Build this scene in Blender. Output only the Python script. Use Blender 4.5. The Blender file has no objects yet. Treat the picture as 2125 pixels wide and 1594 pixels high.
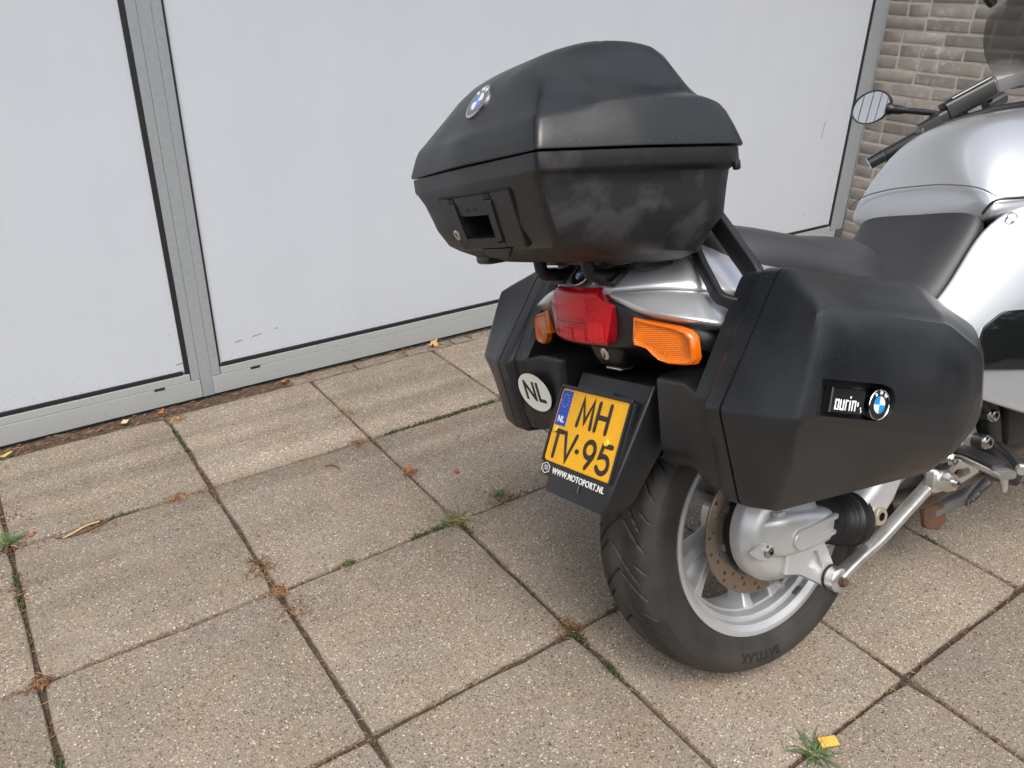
import bpy, bmesh, math, random
import numpy as np
from mathutils import Vector, Matrix
R = math.radians
random.seed(7); rng = np.random.default_rng(7)
sc = bpy.context.scene
col = sc.collection

# ------------------------------------------------------------------ camera
cam_d = bpy.data.cameras.new('camera'); cam = bpy.data.objects.new('camera', cam_d); col.objects.link(cam)
cam_d.sensor_width = 36; cam_d.lens = 36 * 1663.94 / 2125; cam_d.clip_start = .02; cam_d.clip_end = 900
_r = Vector((.8180224, -.5748460, .0197841)); _u = Vector((.2433633, .3770688, .8936405)); _f = Vector((.5211657, .7262032, -.4483472))
cam.matrix_world = Matrix(((_r.x, _u.x, -_f.x, .0862), (_r.y, _u.y, -_f.y, -2.5256), (_r.z, _u.z, -_f.z, 1.3010), (0, 0, 0, 1)))
sc.camera = cam
sc.render.resolution_x = 1024; sc.render.resolution_y = 768

# ------------------------------------------------------------------ sky, sun, exposure
SUN_EL, SUN_AZ = R(58), R(205)          # azimuth clockwise from +y
world = bpy.data.worlds.new('World'); sc.world = world; world.use_nodes = True
nt = world.node_tree; nt.nodes.clear()
sky = nt.nodes.new('ShaderNodeTexSky'); sky.sky_type = 'NISHITA'; sky.sun_disc = False
sky.sun_elevation = SUN_EL; sky.sun_rotation = SUN_AZ
sky.air_density = 1.6; sky.dust_density = 6.0; sky.ozone_density = 1.0
hs = nt.nodes.new('ShaderNodeHueSaturation'); hs.inputs['Saturation'].default_value = .55
bg = nt.nodes.new('ShaderNodeBackground'); bg.inputs['Strength'].default_value = .15
wo = nt.nodes.new('ShaderNodeOutputWorld')
nt.links.new(sky.outputs[0], hs.inputs['Color']); nt.links.new(hs.outputs[0], bg.inputs['Color']); nt.links.new(bg.outputs[0], wo.inputs[0])
sd = bpy.data.lights.new('sun', 'SUN'); sd.energy = 1.2; sd.angle = R(35); sd.color = (1, .97, .93)
so = bpy.data.objects.new('sun', sd); col.objects.link(so)
_d = Vector((math.sin(SUN_AZ) * math.cos(SUN_EL), math.cos(SUN_AZ) * math.cos(SUN_EL), math.sin(SUN_EL)))
so.rotation_euler = _d.to_track_quat('Z', 'Y').to_euler(); so.location = (0, -4, 6)
sc.view_settings.view_transform = 'Standard'; sc.view_settings.look = 'None'; sc.view_settings.gamma = 1
sc.view_settings.exposure = .52

# ------------------------------------------------------------------ material helpers
MATS = {}
def mat(name, base, rough=.5, metal=0., coat=0., noise=None, bump=None, spec=.5, trans=0., ior=1.5, extra=None):
    """noise=(scale, colour2, lo, hi) object-space mottling; bump=(scale, strength, distance)"""
    m = bpy.data.materials.new(name); m.use_nodes = True; t = m.node_tree; b = t.nodes['Principled BSDF']
    b.inputs['Base Color'].default_value = (*base, 1); b.inputs['Roughness'].default_value = rough
    b.inputs['Metallic'].default_value = metal; b.inputs['Coat Weight'].default_value = coat; b.inputs['Coat Roughness'].default_value = .06
    b.inputs['Specular IOR Level'].default_value = spec; b.inputs['Transmission Weight'].default_value = trans; b.inputs['IOR'].default_value = ior
    tc = t.nodes.new('ShaderNodeTexCoord')
    if noise:
        n = t.nodes.new('ShaderNodeTexNoise'); n.inputs['Scale'].default_value = noise[0]; n.inputs['Detail'].default_value = 5; n.inputs['Roughness'].default_value = .6
        r = t.nodes.new('ShaderNodeValToRGB'); r.color_ramp.elements[0].position = noise[2]; r.color_ramp.elements[1].position = noise[3]
        r.color_ramp.elements[0].color = (*base, 1); r.color_ramp.elements[1].color = (*noise[1], 1)
        t.links.new(tc.outputs['Object'], n.inputs['Vector']); t.links.new(n.outputs['Fac'], r.inputs['Fac']); t.links.new(r.outputs[0], b.inputs['Base Color'])
    if bump:
        n2 = t.nodes.new('ShaderNodeTexNoise'); n2.inputs['Scale'].default_value = bump[0]; n2.inputs['Detail'].default_value = 3
        bp = t.nodes.new('ShaderNodeBump'); bp.inputs['Strength'].default_value = bump[1]; bp.inputs['Distance'].default_value = bump[2]
        t.links.new(tc.outputs['Object'], n2.inputs['Vector']); t.links.new(n2.outputs['Fac'], bp.inputs['Height']); t.links.new(bp.outputs[0], b.inputs['Normal'])
    if extra: extra(m, t, b, tc)
    MATS[name] = m; return m

def _rough_noise(scale, lo, hi):
    def f(m, t, b, tc):
        n = t.nodes.new('ShaderNodeTexNoise'); n.inputs['Scale'].default_value = scale; n.inputs['Detail'].default_value = 4
        mr = t.nodes.new('ShaderNodeMapRange'); mr.inputs[1].default_value = .3; mr.inputs[2].default_value = .7; mr.inputs[3].default_value = lo; mr.inputs[4].default_value = hi
        t.links.new(tc.outputs['Object'], n.inputs['Vector']); t.links.new(n.outputs['Fac'], mr.inputs[0]); t.links.new(mr.outputs[0], b.inputs['Roughness'])
    return f
def _case(m, t, b, tc):
    _rough_noise(9, .27, .42)(m, t, b, tc); L = t.links
    src = b.inputs['Base Color'].links[0].from_socket
    n = t.nodes.new('ShaderNodeTexNoise'); n.inputs['Scale'].default_value = 420; n.inputs['Detail'].default_value = 1; L.new(tc.outputs['Object'], n.inputs['Vector'])
    r = t.nodes.new('ShaderNodeMapRange'); r.inputs[1].default_value = .70; r.inputs[2].default_value = .78; L.new(n.outputs['Fac'], r.inputs[0])
    # hairline scratches: thin bands of stretched noise, in patches
    mp = t.nodes.new('ShaderNodeMapping'); mp.inputs['Rotation'].default_value = (.4, .5, .2); mp.inputs['Scale'].default_value = (14, 300, 260); L.new(tc.outputs['Object'], mp.inputs[0])
    n2 = t.nodes.new('ShaderNodeTexNoise'); n2.inputs['Scale'].default_value = 1; n2.inputs['Detail'].default_value = 2; L.new(mp.outputs[0], n2.inputs['Vector'])
    r2 = t.nodes.new('ShaderNodeMapRange'); r2.inputs[1].default_value = .70; r2.inputs[2].default_value = .76; L.new(n2.outputs['Fac'], r2.inputs[0])
    n3 = t.nodes.new('ShaderNodeTexNoise'); n3.inputs['Scale'].default_value = 11; L.new(tc.outputs['Object'], n3.inputs['Vector'])
    r3 = t.nodes.new('ShaderNodeMapRange'); r3.inputs[1].default_value = .52; r3.inputs[2].default_value = .66; L.new(n3.outputs['Fac'], r3.inputs[0])
    ml = t.nodes.new('ShaderNodeMath'); ml.operation = 'MULTIPLY'; L.new(r2.outputs[0], ml.inputs[0]); L.new(r3.outputs[0], ml.inputs[1])
    mx = t.nodes.new('ShaderNodeMath'); mx.operation = 'MAXIMUM'; L.new(ml.outputs[0], mx.inputs[0]); L.new(r.outputs[0], mx.inputs[1])
    mix = t.nodes.new('ShaderNodeMix'); mix.data_type = 'RGBA'; mix.inputs[7].default_value = (.075, .078, .08, 1); L.new(mx.outputs[0], mix.inputs[0]); L.new(src, mix.inputs[6]); L.new(mix.outputs[2], b.inputs['Base Color'])
    # dusty film in broad patches
    g = t.nodes.new('ShaderNodeMix'); g.data_type = 'RGBA'; g.inputs[7].default_value = (.022, .024, .026, 1); n4 = t.nodes.new('ShaderNodeTexNoise'); n4.inputs['Scale'].default_value = 4.5; n4.inputs['Detail'].default_value = 6; L.new(tc.outputs['Object'], n4.inputs['Vector'])
    r4 = t.nodes.new('ShaderNodeMapRange'); r4.inputs[1].default_value = .45; r4.inputs[2].default_value = .7; L.new(n4.outputs['Fac'], r4.inputs[0]); L.new(r4.outputs[0], g.inputs[0]); L.new(mix.outputs[2], g.inputs[6]); L.new(g.outputs[2], b.inputs['Base Color'])
mat('case_black', (.0075, .0088, .0112), .36, noise=(6, (.012, .0140, .0172), .35, .75), bump=(1100, .22, .0004), extra=_case)
def _scuff(m, t, b, tc):   # rubbed pale patches on the flank of the top case
    n = t.nodes.new('ShaderNodeTexNoise'); n.inputs['Scale'].default_value = 13; n.inputs['Detail'].default_value = 6; n.inputs['Roughness'].default_value = .55; n.inputs['Distortion'].default_value = .25
    r = t.nodes.new('ShaderNodeValToRGB'); r.color_ramp.elements[0].position = .52; r.color_ramp.elements[1].position = .63
    r.color_ramp.elements[0].color = (.010, .010, .012, 1); r.color_ramp.elements[1].color = (.034, .034, .038, 1)
    t.links.new(tc.outputs['Object'], n.inputs['Vector']); t.links.new(n.outputs['Fac'], r.inputs['Fac']); t.links.new(r.outputs[0], b.inputs['Base Color'])
mat('case_scuffed', (.018, .018, .02), .52, bump=(900, .35, .0006), extra=_scuff)
mat('trim_black', (.009, .0095, .011), .36, bump=(700, .2, .0005), noise=(8, (.016, .017, .019), .4, .8))
mat('deep_black', (.008, .008, .009), .6)
mat('gloss_black', (.008, .009, .01), .08, coat=1.)
mat('seat_vinyl', (.028, .029, .032), .40, bump=(1300, .35, .0006), noise=(5, (.04, .041, .044), .4, .75))
mat('silver_paint', (.52, .54, .57), .28, metal=.6, coat=1., bump=(1800, .03, .0003))
mat('wheel_silver', (.56, .57, .59), .36, metal=.55, noise=(9, (.42, .41, .40), .45, .85), bump=(500, .05, .0004))
mat('cast_silver', (.60, .61, .625), .38, metal=.5, noise=(12, (.46, .45, .43), .5, .9), bump=(650, .18, .0006))
mat('worn_alloy', (.66, .655, .64), .28, metal=.85, noise=(20, (.40, .37, .33), .52, .85))
mat('steel', (.55, .54, .52), .25, metal=1., noise=(30, (.35, .31, .27), .5, .8))
mat('brass_plug', (.60, .55, .42), .35, metal=.7)
mat('disc_steel', (.36, .285, .22), .36, metal=.85, noise=(25, (.30, .275, .25), .4, .7))
mat('rust', (.13, .055, .028), .85, noise=(60, (.07, .05, .04), .35, .7), bump=(200, .5, .001))
mat('heat_steel', (.20, .16, .13), .4, metal=.8, noise=(14, (.10, .075, .06), .35, .7))
mat('grey_tube', (.16, .16, .165), .5, metal=.3)
def _tyre(m, t, b, tc):
    n = t.nodes.new('ShaderNodeTexNoise'); n.inputs['Scale'].default_value = 14; n.inputs['Detail'].default_value = 7
    r = t.nodes.new('ShaderNodeValToRGB'); r.color_ramp.elements[0].position = .35; r.color_ramp.elements[1].position = .75
    r.color_ramp.elements[0].color = (.018, .0178, .0182, 1); r.color_ramp.elements[1].color = (.047, .042, .038, 1)
    # worn grey running band and dusty shoulder edge, blacker rubber between
    sy = t.nodes.new('ShaderNodeSeparateXYZ'); t.links.new(tc.outputs['Object'], sy.inputs[0]); ab = t.nodes.new('ShaderNodeMath'); ab.operation = 'ABSOLUTE'; t.links.new(sy.outputs['Y'], ab.inputs[0])
    wv = t.nodes.new('ShaderNodeMath'); wv.operation = 'MULTIPLY_ADD'; t.links.new(n.outputs['Fac'], wv.inputs[0]); wv.inputs[1].default_value = .022; t.links.new(ab.outputs[0], wv.inputs[2])
    bd = t.nodes.new('ShaderNodeValToRGB'); e = bd.color_ramp.elements; e[0].position = .026; e[0].color = (1.15, 1.12, 1.08, 1); e[1].position = .098; e[1].color = (1, .98, .96, 1)
    for p_, c_ in ((.040, .50), (.064, .50), (.076, 1.05)): q_ = e.new(p_); q_.color = (c_, c_, c_, 1)
    vm = t.nodes.new('ShaderNodeVectorMath'); vm.operation = 'MULTIPLY'; t.links.new(wv.outputs[0], bd.inputs['Fac'])
    t.links.new(tc.outputs['Object'], n.inputs['Vector']); t.links.new(n.outputs['Fac'], r.inputs['Fac']); t.links.new(r.outputs[0], vm.inputs[0]); t.links.new(bd.outputs[0], vm.inputs[1]); t.links.new(vm.outputs[0], b.inputs['Base Color'])
mat('tyre_rubber', (.03, .03, .03), .62, bump=(400, .25, .0008), extra=_tyre)
mat('rubber', (.013, .013, .014), .45)
mat('tyre_letter', (.018, .018, .018), .42)
def _ribs(axis_scale, strength):
    def f(m, t, b, tc):
        w = t.nodes.new('ShaderNodeTexWave'); w.wave_type = 'BANDS'; w.bands_direction = 'Y'; w.inputs['Scale'].default_value = axis_scale
        w2 = t.nodes.new('ShaderNodeTexWave'); w2.wave_type = 'BANDS'; w2.bands_direction = 'Z'; w2.inputs['Scale'].default_value = axis_scale
        ad = t.nodes.new('ShaderNodeMath'); ad.operation = 'ADD'
        bp = t.nodes.new('ShaderNodeBump'); bp.inputs['Strength'].default_value = strength; bp.inputs['Distance'].default_value = .002
        t.links.new(tc.outputs['Object'], w.inputs['Vector']); t.links.new(tc.outputs['Object'], w2.inputs['Vector'])
        t.links.new(w.outputs['Fac'], ad.inputs[0]); t.links.new(w2.outputs['Fac'], ad.inputs[1])
        t.links.new(ad.outputs[0], bp.inputs['Height']); t.links.new(bp.outputs[0], b.inputs['Normal'])
        b.inputs['Coat Normal'].default_value = (0, 0, 0)
        b.inputs['Subsurface Weight'].default_value = .25; b.inputs['Subsurface Radius'].default_value = (.02, .006, .004); b.inputs['Subsurface Scale'].default_value = .5
    return f
mat('red_lens', (.50, .002, .010), .2, coat=.5, spec=.3, extra=_ribs(60, .2))
mat('red_lens_bright', (.66, .003, .012), .2, coat=.5, spec=.3, extra=_ribs(90, .4))
mat('red_lens_dark', (.27, .003, .012), .12, coat=1.)
mat('amber_lens', (.80, .175, .002), .18, coat=.6, spec=.35, extra=_ribs(100, .4))
mat('amber_rim', (.66, .125, .002), .14, coat=.7)
mat('badge_blue', (.01, .13, .55), .25, coat=1.); mat('badge_sky', (.0, .28, .80), .2, coat=1.)
mat('badge_white', (.78, .79, .8), .25, coat=1.)
mat('chrome', (.75, .75, .76), .12, metal=1.)
mat('plate_yellow', (.80, .41, .003), .38, noise=(40, (.74, .36, .003), .4, .8))
mat('plate_blue', (.008, .06, .42), .38); mat('plate_ink', (.022, .015, .010), .5)
mat('cap_yellow', (.75, .55, .03), .4); mat('star_gold', (.45, .42, .25), .5)
mat('sticker_white', (.74, .74, .70), .4); mat('print_white', (.82, .82, .82), .5)
mat('mirror_glass', (.92, .93, .95), .01, metal=1.)
mat('lens_clear', (.55, .55, .56), .25)
def _smoke(m, t, b, tc):
    b.inputs['Alpha'].default_value = .62
mat('smoked_screen', (.055, .052, .048), .06, coat=.5, extra=_smoke)
def _panel(m, t, b, tc):
    L = t.links; src = b.inputs['Base Color'].links[0].from_socket; geo = t.nodes.new('ShaderNodeNewGeometry')
    mp = t.nodes.new('ShaderNodeMapping'); mp.inputs['Scale'].default_value = (9, 1, .35); L.new(geo.outputs['Position'], mp.inputs[0])
    n = t.nodes.new('ShaderNodeTexNoise'); n.inputs['Scale'].default_value = 1; n.inputs['Detail'].default_value = 6; n.inputs['Roughness'].default_value = .65; L.new(mp.outputs[0], n.inputs['Vector'])
    r = t.nodes.new('ShaderNodeMapRange'); r.inputs[1].default_value = .35; r.inputs[2].default_value = .7; r.inputs[3].default_value = 1.0; r.inputs[4].default_value = .978; L.new(n.outputs['Fac'], r.inputs[0])
    sp = t.nodes.new('ShaderNodeTexNoise'); sp.inputs['Scale'].default_value = 190; sp.inputs['Detail'].default_value = 2; L.new(geo.outputs['Position'], sp.inputs['Vector'])
    sx = t.nodes.new('ShaderNodeSeparateXYZ'); L.new(geo.outputs['Position'], sx.inputs[0])
    th = t.nodes.new('ShaderNodeMapRange'); th.inputs[1].default_value = .1; th.inputs[2].default_value = .5; th.inputs[3].default_value = .695; th.inputs[4].default_value = .79; L.new(sx.outputs['Z'], th.inputs[0])
    gt = t.nodes.new('ShaderNodeMath'); gt.operation = 'GREATER_THAN'; L.new(sp.outputs['Fac'], gt.inputs[0]); L.new(th.outputs[0], gt.inputs[1])
    sm = t.nodes.new('ShaderNodeMapRange'); sm.inputs[3].default_value = 1; sm.inputs[4].default_value = .55; L.new(gt.outputs[0], sm.inputs[0])
    ml = t.nodes.new('ShaderNodeMath'); ml.operation = 'MULTIPLY'; L.new(r.outputs[0], ml.inputs[0]); L.new(sm.outputs[0], ml.inputs[1])
    v = t.nodes.new('ShaderNodeVectorMath'); v.operation = 'SCALE'; L.new(src, v.inputs[0]); L.new(ml.outputs[0], v.inputs['Scale']); L.new(v.outputs[0], b.inputs['Base Color'])
mat('panel_white', (.505, .545, .61), .42, noise=(3, (.485, .525, .59), .3, .8), bump=(3, .12, .02), extra=_panel)
mat('frame_alu', (.34, .37, .40), .38, metal=.25, noise=(60, (.30, .33, .355), .4, .75))
def _rail(m, t, b, tc):
    n = t.nodes.new('ShaderNodeTexNoise'); n.inputs['Scale'].default_value = 150; n.inputs['Detail'].default_value = 2
    r = t.nodes.new('ShaderNodeValToRGB'); r.color_ramp.elements[0].position = .66; r.color_ramp.elements[1].position = .72
    r.color_ramp.elements[0].color = (.40, .425, .435, 1); r.color_ramp.elements[1].color = (.16, .165, .16, 1)
    t.links.new(tc.outputs['Object'], n.inputs['Vector']); t.links.new(n.outputs['Fac'], r.inputs['Fac']); t.links.new(r.outputs[0], b.inputs['Base Color'])
mat('rail_alu', (.38, .4, .41), .42, metal=.2, extra=_rail)
mat('gasket', (.010, .011, .014), .6)
mat('scratch', (.03, .03, .03), .7)
def _rand_tint(cols, nscale, nstrength, bumpd, stripes=False):
    def f(m, t, b, tc):
        oi = t.nodes.new('ShaderNodeObjectInfo')
        r = t.nodes.new('ShaderNodeValToRGB'); r.color_ramp.interpolation = 'LINEAR'
        els = r.color_ramp.elements
        els[0].color = (*cols[0], 1); els[1].color = (*cols[-1], 1)
        for i, c in enumerate(cols[1:-1]): e = els.new((i + 1) / (len(cols) - 1)); e.color = (*c, 1)
        t.links.new(oi.outputs['Random'], r.inputs['Fac'])
        n = t.nodes.new('ShaderNodeTexNoise'); n.inputs['Scale'].default_value = nscale; n.inputs['Detail'].default_value = 6
        mx = t.nodes.new('ShaderNodeMix'); mx.data_type = 'RGBA'; mx.blend_type = 'MULTIPLY'; mx.inputs[0].default_value = nstrength
        rr = t.nodes.new('ShaderNodeValToRGB'); rr.color_ramp.elements[0].position = .3; rr.color_ramp.elements[1].position = .7; rr.color_ramp.elements[0].color = (.45, .45, .45, 1)
        geo = t.nodes.new('ShaderNodeNewGeometry')
        t.links.new(geo.outputs['Position'], n.inputs['Vector']); t.links.new(n.outputs['Fac'], rr.inputs['Fac'])
        t.links.new(r.outputs[0], mx.inputs[6]); t.links.new(rr.outputs[0], mx.inputs[7]); 
        sx = t.nodes.new('ShaderNodeVectorMath'); sx.operation = 'DISTANCE'; mp = t.nodes.new('ShaderNodeMapping'); mp.inputs['Scale'].default_value = (0, 1.6, .62); t.links.new(geo.outputs['Position'], mp.inputs[0]); t.links.new(mp.outputs[0], sx.inputs[0]); sx.inputs[1].default_value = (0, -.22 * 1.6, .98 * .62)
        near = t.nodes.new('ShaderNodeMapRange'); near.inputs[1].default_value = .06; near.inputs[2].default_value = .30; near.inputs[3].default_value = 1; near.inputs[4].default_value = 0; t.links.new(sx.outputs['Value'], near.inputs[0])
        nz = t.nodes.new('ShaderNodeTexNoise'); nz.inputs['Scale'].default_value = 22; nz.inputs['Detail'].default_value = 8; nz.inputs['Roughness'].default_value = .7; t.links.new(geo.outputs['Position'], nz.inputs['Vector'])
        zr = t.nodes.new('ShaderNodeMapRange'); zr.inputs[1].default_value = .50; zr.inputs[2].default_value = .72; t.links.new(nz.outputs['Fac'], zr.inputs[0])
        mm = t.nodes.new('ShaderNodeMath'); mm.operation = 'MULTIPLY'; t.links.new(near.outputs[0], mm.inputs[0]); t.links.new(zr.outputs[0], mm.inputs[1])
        ef = t.nodes.new('ShaderNodeMix'); ef.data_type = 'RGBA'; ef.inputs[7].default_value = (.50, .48, .46, 1); t.links.new(mm.outputs[0], ef.inputs[0]); t.links.new(mx.outputs[2], ef.inputs[6]); t.links.new(ef.outputs[2], b.inputs['Base Color'])
        n2 = t.nodes.new('ShaderNodeTexNoise'); n2.inputs['Scale'].default_value = 220; n2.inputs['Detail'].default_value = 4
        bp = t.nodes.new('ShaderNodeBump'); bp.inputs['Strength'].default_value = .6; bp.inputs['Distance'].default_value = bumpd
        t.links.new(geo.outputs['Position'], n2.inputs['Vector']); t.links.new(n2.outputs['Fac'], bp.inputs['Height']); t.links.new(bp.outputs[0], b.inputs['Normal'])
    return f
mat('brick_grey', (.3, .25, .2), .85, extra=_rand_tint([(.245, .217, .195), (.28, .253, .230), (.26, .23, .206), (.295, .267, .243)], 18, .35, .002))
mat('mortar', (.38, .36, .335), .9, noise=(30, (.48, .46, .43), .4, .7), bump=(160, .6, .003))

def _paving(m, t, b, tc):
    L = t.links; N = t.nodes.new
    geo = N('ShaderNodeNewGeometry'); oi = N('ShaderNodeObjectInfo')
    # exposed aggregate: small stones of several tones set in a sandy matrix
    v = N('ShaderNodeTexVoronoi'); v.inputs['Scale'].default_value = 230; v.inputs['Randomness'].default_value = 1
    L.new(geo.outputs['Position'], v.inputs['Vector'])
    sep = N('ShaderNodeSeparateColor'); L.new(v.outputs['Color'], sep.inputs[0])
    tone = N('ShaderNodeValToRGB'); cr = tone.color_ramp; cr.interpolation = 'CONSTANT'
    cr.elements[0].position = 0; cr.elements[0].color = (.085, .070, .060, 1); cr.elements[1].position = .12; cr.elements[1].color = (.235, .195, .155, 1)
    for p_, c_ in ((.34, (.275, .235, .195)), (.58, (.245, .210, .175)), (.75, (.32, .28, .235)), (.90, (.43, .395, .345)), (.975, (.58, .55, .51))):
        e = cr.elements.new(p_); e.color = (*c_, 1)
    L.new(sep.outputs[0], tone.inputs['Fac'])
    edge = N('ShaderNodeMapRange'); edge.inputs[1].default_value = .30; edge.inputs[2].default_value = .62; L.new(v.outputs['Distance'], edge.inputs[0])
    mix1 = N('ShaderNodeMix'); mix1.data_type = 'RGBA'; mix1.inputs[7].default_value = (.225, .188, .150, 1)
    L.new(edge.outputs[0], mix1.inputs[0]); L.new(tone.outputs[0], mix1.inputs[6])
    # finer second grain between the larger stones
    v2 = N('ShaderNodeTexVoronoi'); v2.inputs['Scale'].default_value = 470; L.new(geo.outputs['Position'], v2.inputs['Vector'])
    sep2 = N('ShaderNodeSeparateColor'); L.new(v2.outputs['Color'], sep2.inputs[0])
    g2 = N('ShaderNodeMapRange'); g2.inputs[3].default_value = .74; g2.inputs[4].default_value = 1.34; L.new(sep2.outputs[1], g2.inputs[0])
    fine = N('ShaderNodeVectorMath'); fine.operation = 'SCALE'; L.new(mix1.outputs[2], fine.inputs[0]); L.new(g2.outputs[0], fine.inputs['Scale'])
    hue = N('ShaderNodeTexNoise'); hue.inputs['Scale'].default_value = 7; hue.inputs['Detail'].default_value = 5; L.new(geo.outputs['Position'], hue.inputs['Vector'])
    hr = N('ShaderNodeValToRGB'); hr.color_ramp.elements[0].position = .35; hr.color_ramp.elements[1].position = .68; hr.color_ramp.elements[0].color = (.97, .98, 1.0, 1); hr.color_ramp.elements[1].color = (1.02, .985, .94, 1); L.new(hue.outputs['Fac'], hr.inputs['Fac'])
    tint = N('ShaderNodeVectorMath'); tint.operation = 'MULTIPLY'; L.new(fine.outputs[0], tint.inputs[0]); L.new(hr.outputs[0], tint.inputs[1])
    # broad weather stains
    n = N('ShaderNodeTexNoise'); n.inputs['Scale'].default_value = 4.2; n.inputs['Detail'].default_value = 7; n.inputs['Roughness'].default_value = .62
    L.new(geo.outputs['Position'], n.inputs['Vector'])
    nr = N('ShaderNodeMapRange'); nr.inputs[1].default_value = .3; nr.inputs[2].default_value = .72; nr.inputs[3].default_value = .84; nr.inputs[4].default_value = 1.08
    L.new(n.outputs['Fac'], nr.inputs[0])
    # darker and paler streaks parallel to the facade, fading out away from it
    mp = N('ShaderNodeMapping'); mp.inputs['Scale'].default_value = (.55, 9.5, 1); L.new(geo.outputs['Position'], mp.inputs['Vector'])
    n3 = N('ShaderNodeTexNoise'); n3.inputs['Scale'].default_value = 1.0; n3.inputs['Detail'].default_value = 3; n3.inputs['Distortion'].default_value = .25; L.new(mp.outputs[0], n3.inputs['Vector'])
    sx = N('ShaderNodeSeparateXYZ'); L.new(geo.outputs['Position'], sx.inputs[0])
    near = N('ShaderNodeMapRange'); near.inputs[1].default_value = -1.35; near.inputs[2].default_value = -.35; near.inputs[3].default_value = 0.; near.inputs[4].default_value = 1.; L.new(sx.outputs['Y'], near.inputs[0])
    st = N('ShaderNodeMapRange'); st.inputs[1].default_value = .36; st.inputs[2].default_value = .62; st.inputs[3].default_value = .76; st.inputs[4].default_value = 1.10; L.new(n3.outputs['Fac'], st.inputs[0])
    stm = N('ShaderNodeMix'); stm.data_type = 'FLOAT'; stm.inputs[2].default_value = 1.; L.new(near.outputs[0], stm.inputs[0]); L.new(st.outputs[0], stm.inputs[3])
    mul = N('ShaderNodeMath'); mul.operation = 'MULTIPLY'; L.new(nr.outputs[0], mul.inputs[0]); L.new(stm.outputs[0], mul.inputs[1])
    rt = N('ShaderNodeMapRange'); rt.inputs[3].default_value = .92; rt.inputs[4].default_value = 1.06; L.new(oi.outputs['Random'], rt.inputs[0])
    mul2 = N('ShaderNodeMath'); mul2.operation = 'MULTIPLY'; L.new(mul.outputs[0], mul2.inputs[0]); L.new(rt.outputs[0], mul2.inputs[1])
    vm = N('ShaderNodeVectorMath'); vm.operation = 'SCALE'; L.new(tint.outputs[0], vm.inputs[0]); L.new(mul2.outputs[0], vm.inputs['Scale'])
    L.new(vm.outputs[0], b.inputs['Base Color'])
    n2 = N('ShaderNodeTexNoise'); n2.inputs['Scale'].default_value = 330; n2.inputs['Detail'].default_value = 3; L.new(geo.outputs['Position'], n2.inputs['Vector'])
    sb = N('ShaderNodeMath'); sb.operation = 'SUBTRACT'; L.new(n2.outputs['Fac'], sb.inputs[0]); L.new(v.outputs['Distance'], sb.inputs[1])
    bp = N('ShaderNodeBump'); bp.inputs['Strength'].default_value = .55; bp.inputs['Distance'].default_value = .0022; L.new(sb.outputs[0], bp.inputs['Height']); L.new(bp.outputs[0], b.inputs['Normal'])
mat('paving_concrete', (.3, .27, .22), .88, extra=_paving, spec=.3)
mat('joint_soil', (.050, .036, .026), .95, noise=(70, (.11, .088, .068), .42, .72), bump=(180, .9, .006))
mat('asphalt', (.06, .06, .06), .9, noise=(120, (.10, .098, .095), .4, .7), bump=(200, .6, .004))
mat('strip_concrete', (.20, .175, .15), .9, noise=(60, (.12, .10, .085), .4, .7), bump=(150, .7, .003))
mat('needle_brown', (.15, .062, .030), .8); mat('needle_tan', (.28, .18, .085), .8); mat('moss_green', (.060, .078, .030), .95)
mat('grass_green', (.075, .135, .050), .65); mat('grass_dry', (.42, .29, .12), .75)
mat('leaf_rust', (.30, .10, .035), .7, noise=(60, (.20, .07, .03), .4, .7)); mat('leaf_tan', (.46, .27, .12), .7, noise=(60, (.36, .2, .09), .4, .7))
mat('leaf_yellow', (.42, .36, .10), .7); mat('bark_tan', (.50, .37, .19), .8); mat('paper_cream', (.62, .45, .28), .8); mat('wrapper_yellow', (.72, .40, .07), .45); mat('twig_brown', (.13, .06, .035), .8)
mat('hedge_leaf', (.05, .085, .03), .8)

# ------------------------------------------------------------------ mesh helpers
def link(o, parent=None):
    col.objects.link(o)
    if parent is not None: o.parent = parent
    return o
def tag(o, label=None, cat=None, group=None, kind=None):
    if label: o['label'] = label
    if cat: o['category'] = cat
    if group: o['group'] = group
    if kind: o['kind'] = kind
    return o
def empty(name, parent=None):
    return link(bpy.data.objects.new(name, None), parent)
def raw(name, V, Fc, m=None, parent=None, smooth=True, angle=40, mats=None, midx=None):
    me = bpy.data.meshes.new(name); me.from_pydata([tuple(v) for v in V], [], [tuple(f) for f in Fc]); me.update()
    bm = bmesh.new(); bm.from_mesh(me); bmesh.ops.recalc_face_normals(bm, faces=bm.faces); bm.to_mesh(me); bm.free()
    for mm in (mats or [m]): me.materials.append(MATS[mm])
    if midx is not None: me.polygons.foreach_set('material_index', midx)
    if smooth:
        me.shade_smooth()
        if angle < 180: me.set_sharp_from_angle(angle=R(angle))
    o = bpy.data.objects.new(name, me); return link(o, parent)
class MB:
    """collects pieces for one mesh; materials by slot"""
    def __init__(s): s.V = []; s.F = []; s.M = []; s.mats = []
    def add(s, V, Fc, m='trim_black'):
        if m not in s.mats: s.mats.append(m)
        k = len(s.V); s.V += [tuple(v) for v in V]; s.F += [tuple(i + k for i in f) for f in Fc]; s.M += [s.mats.index(m)] * len(Fc); return s
    def build(s, name, parent=None, angle=40, smooth=True): return raw(name, s.V, s.F, None, parent, smooth, angle, s.mats, s.M)
def L3(x, l, u): return Vector((x, -l, u))          # bike coordinates: forward, right, up
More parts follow.
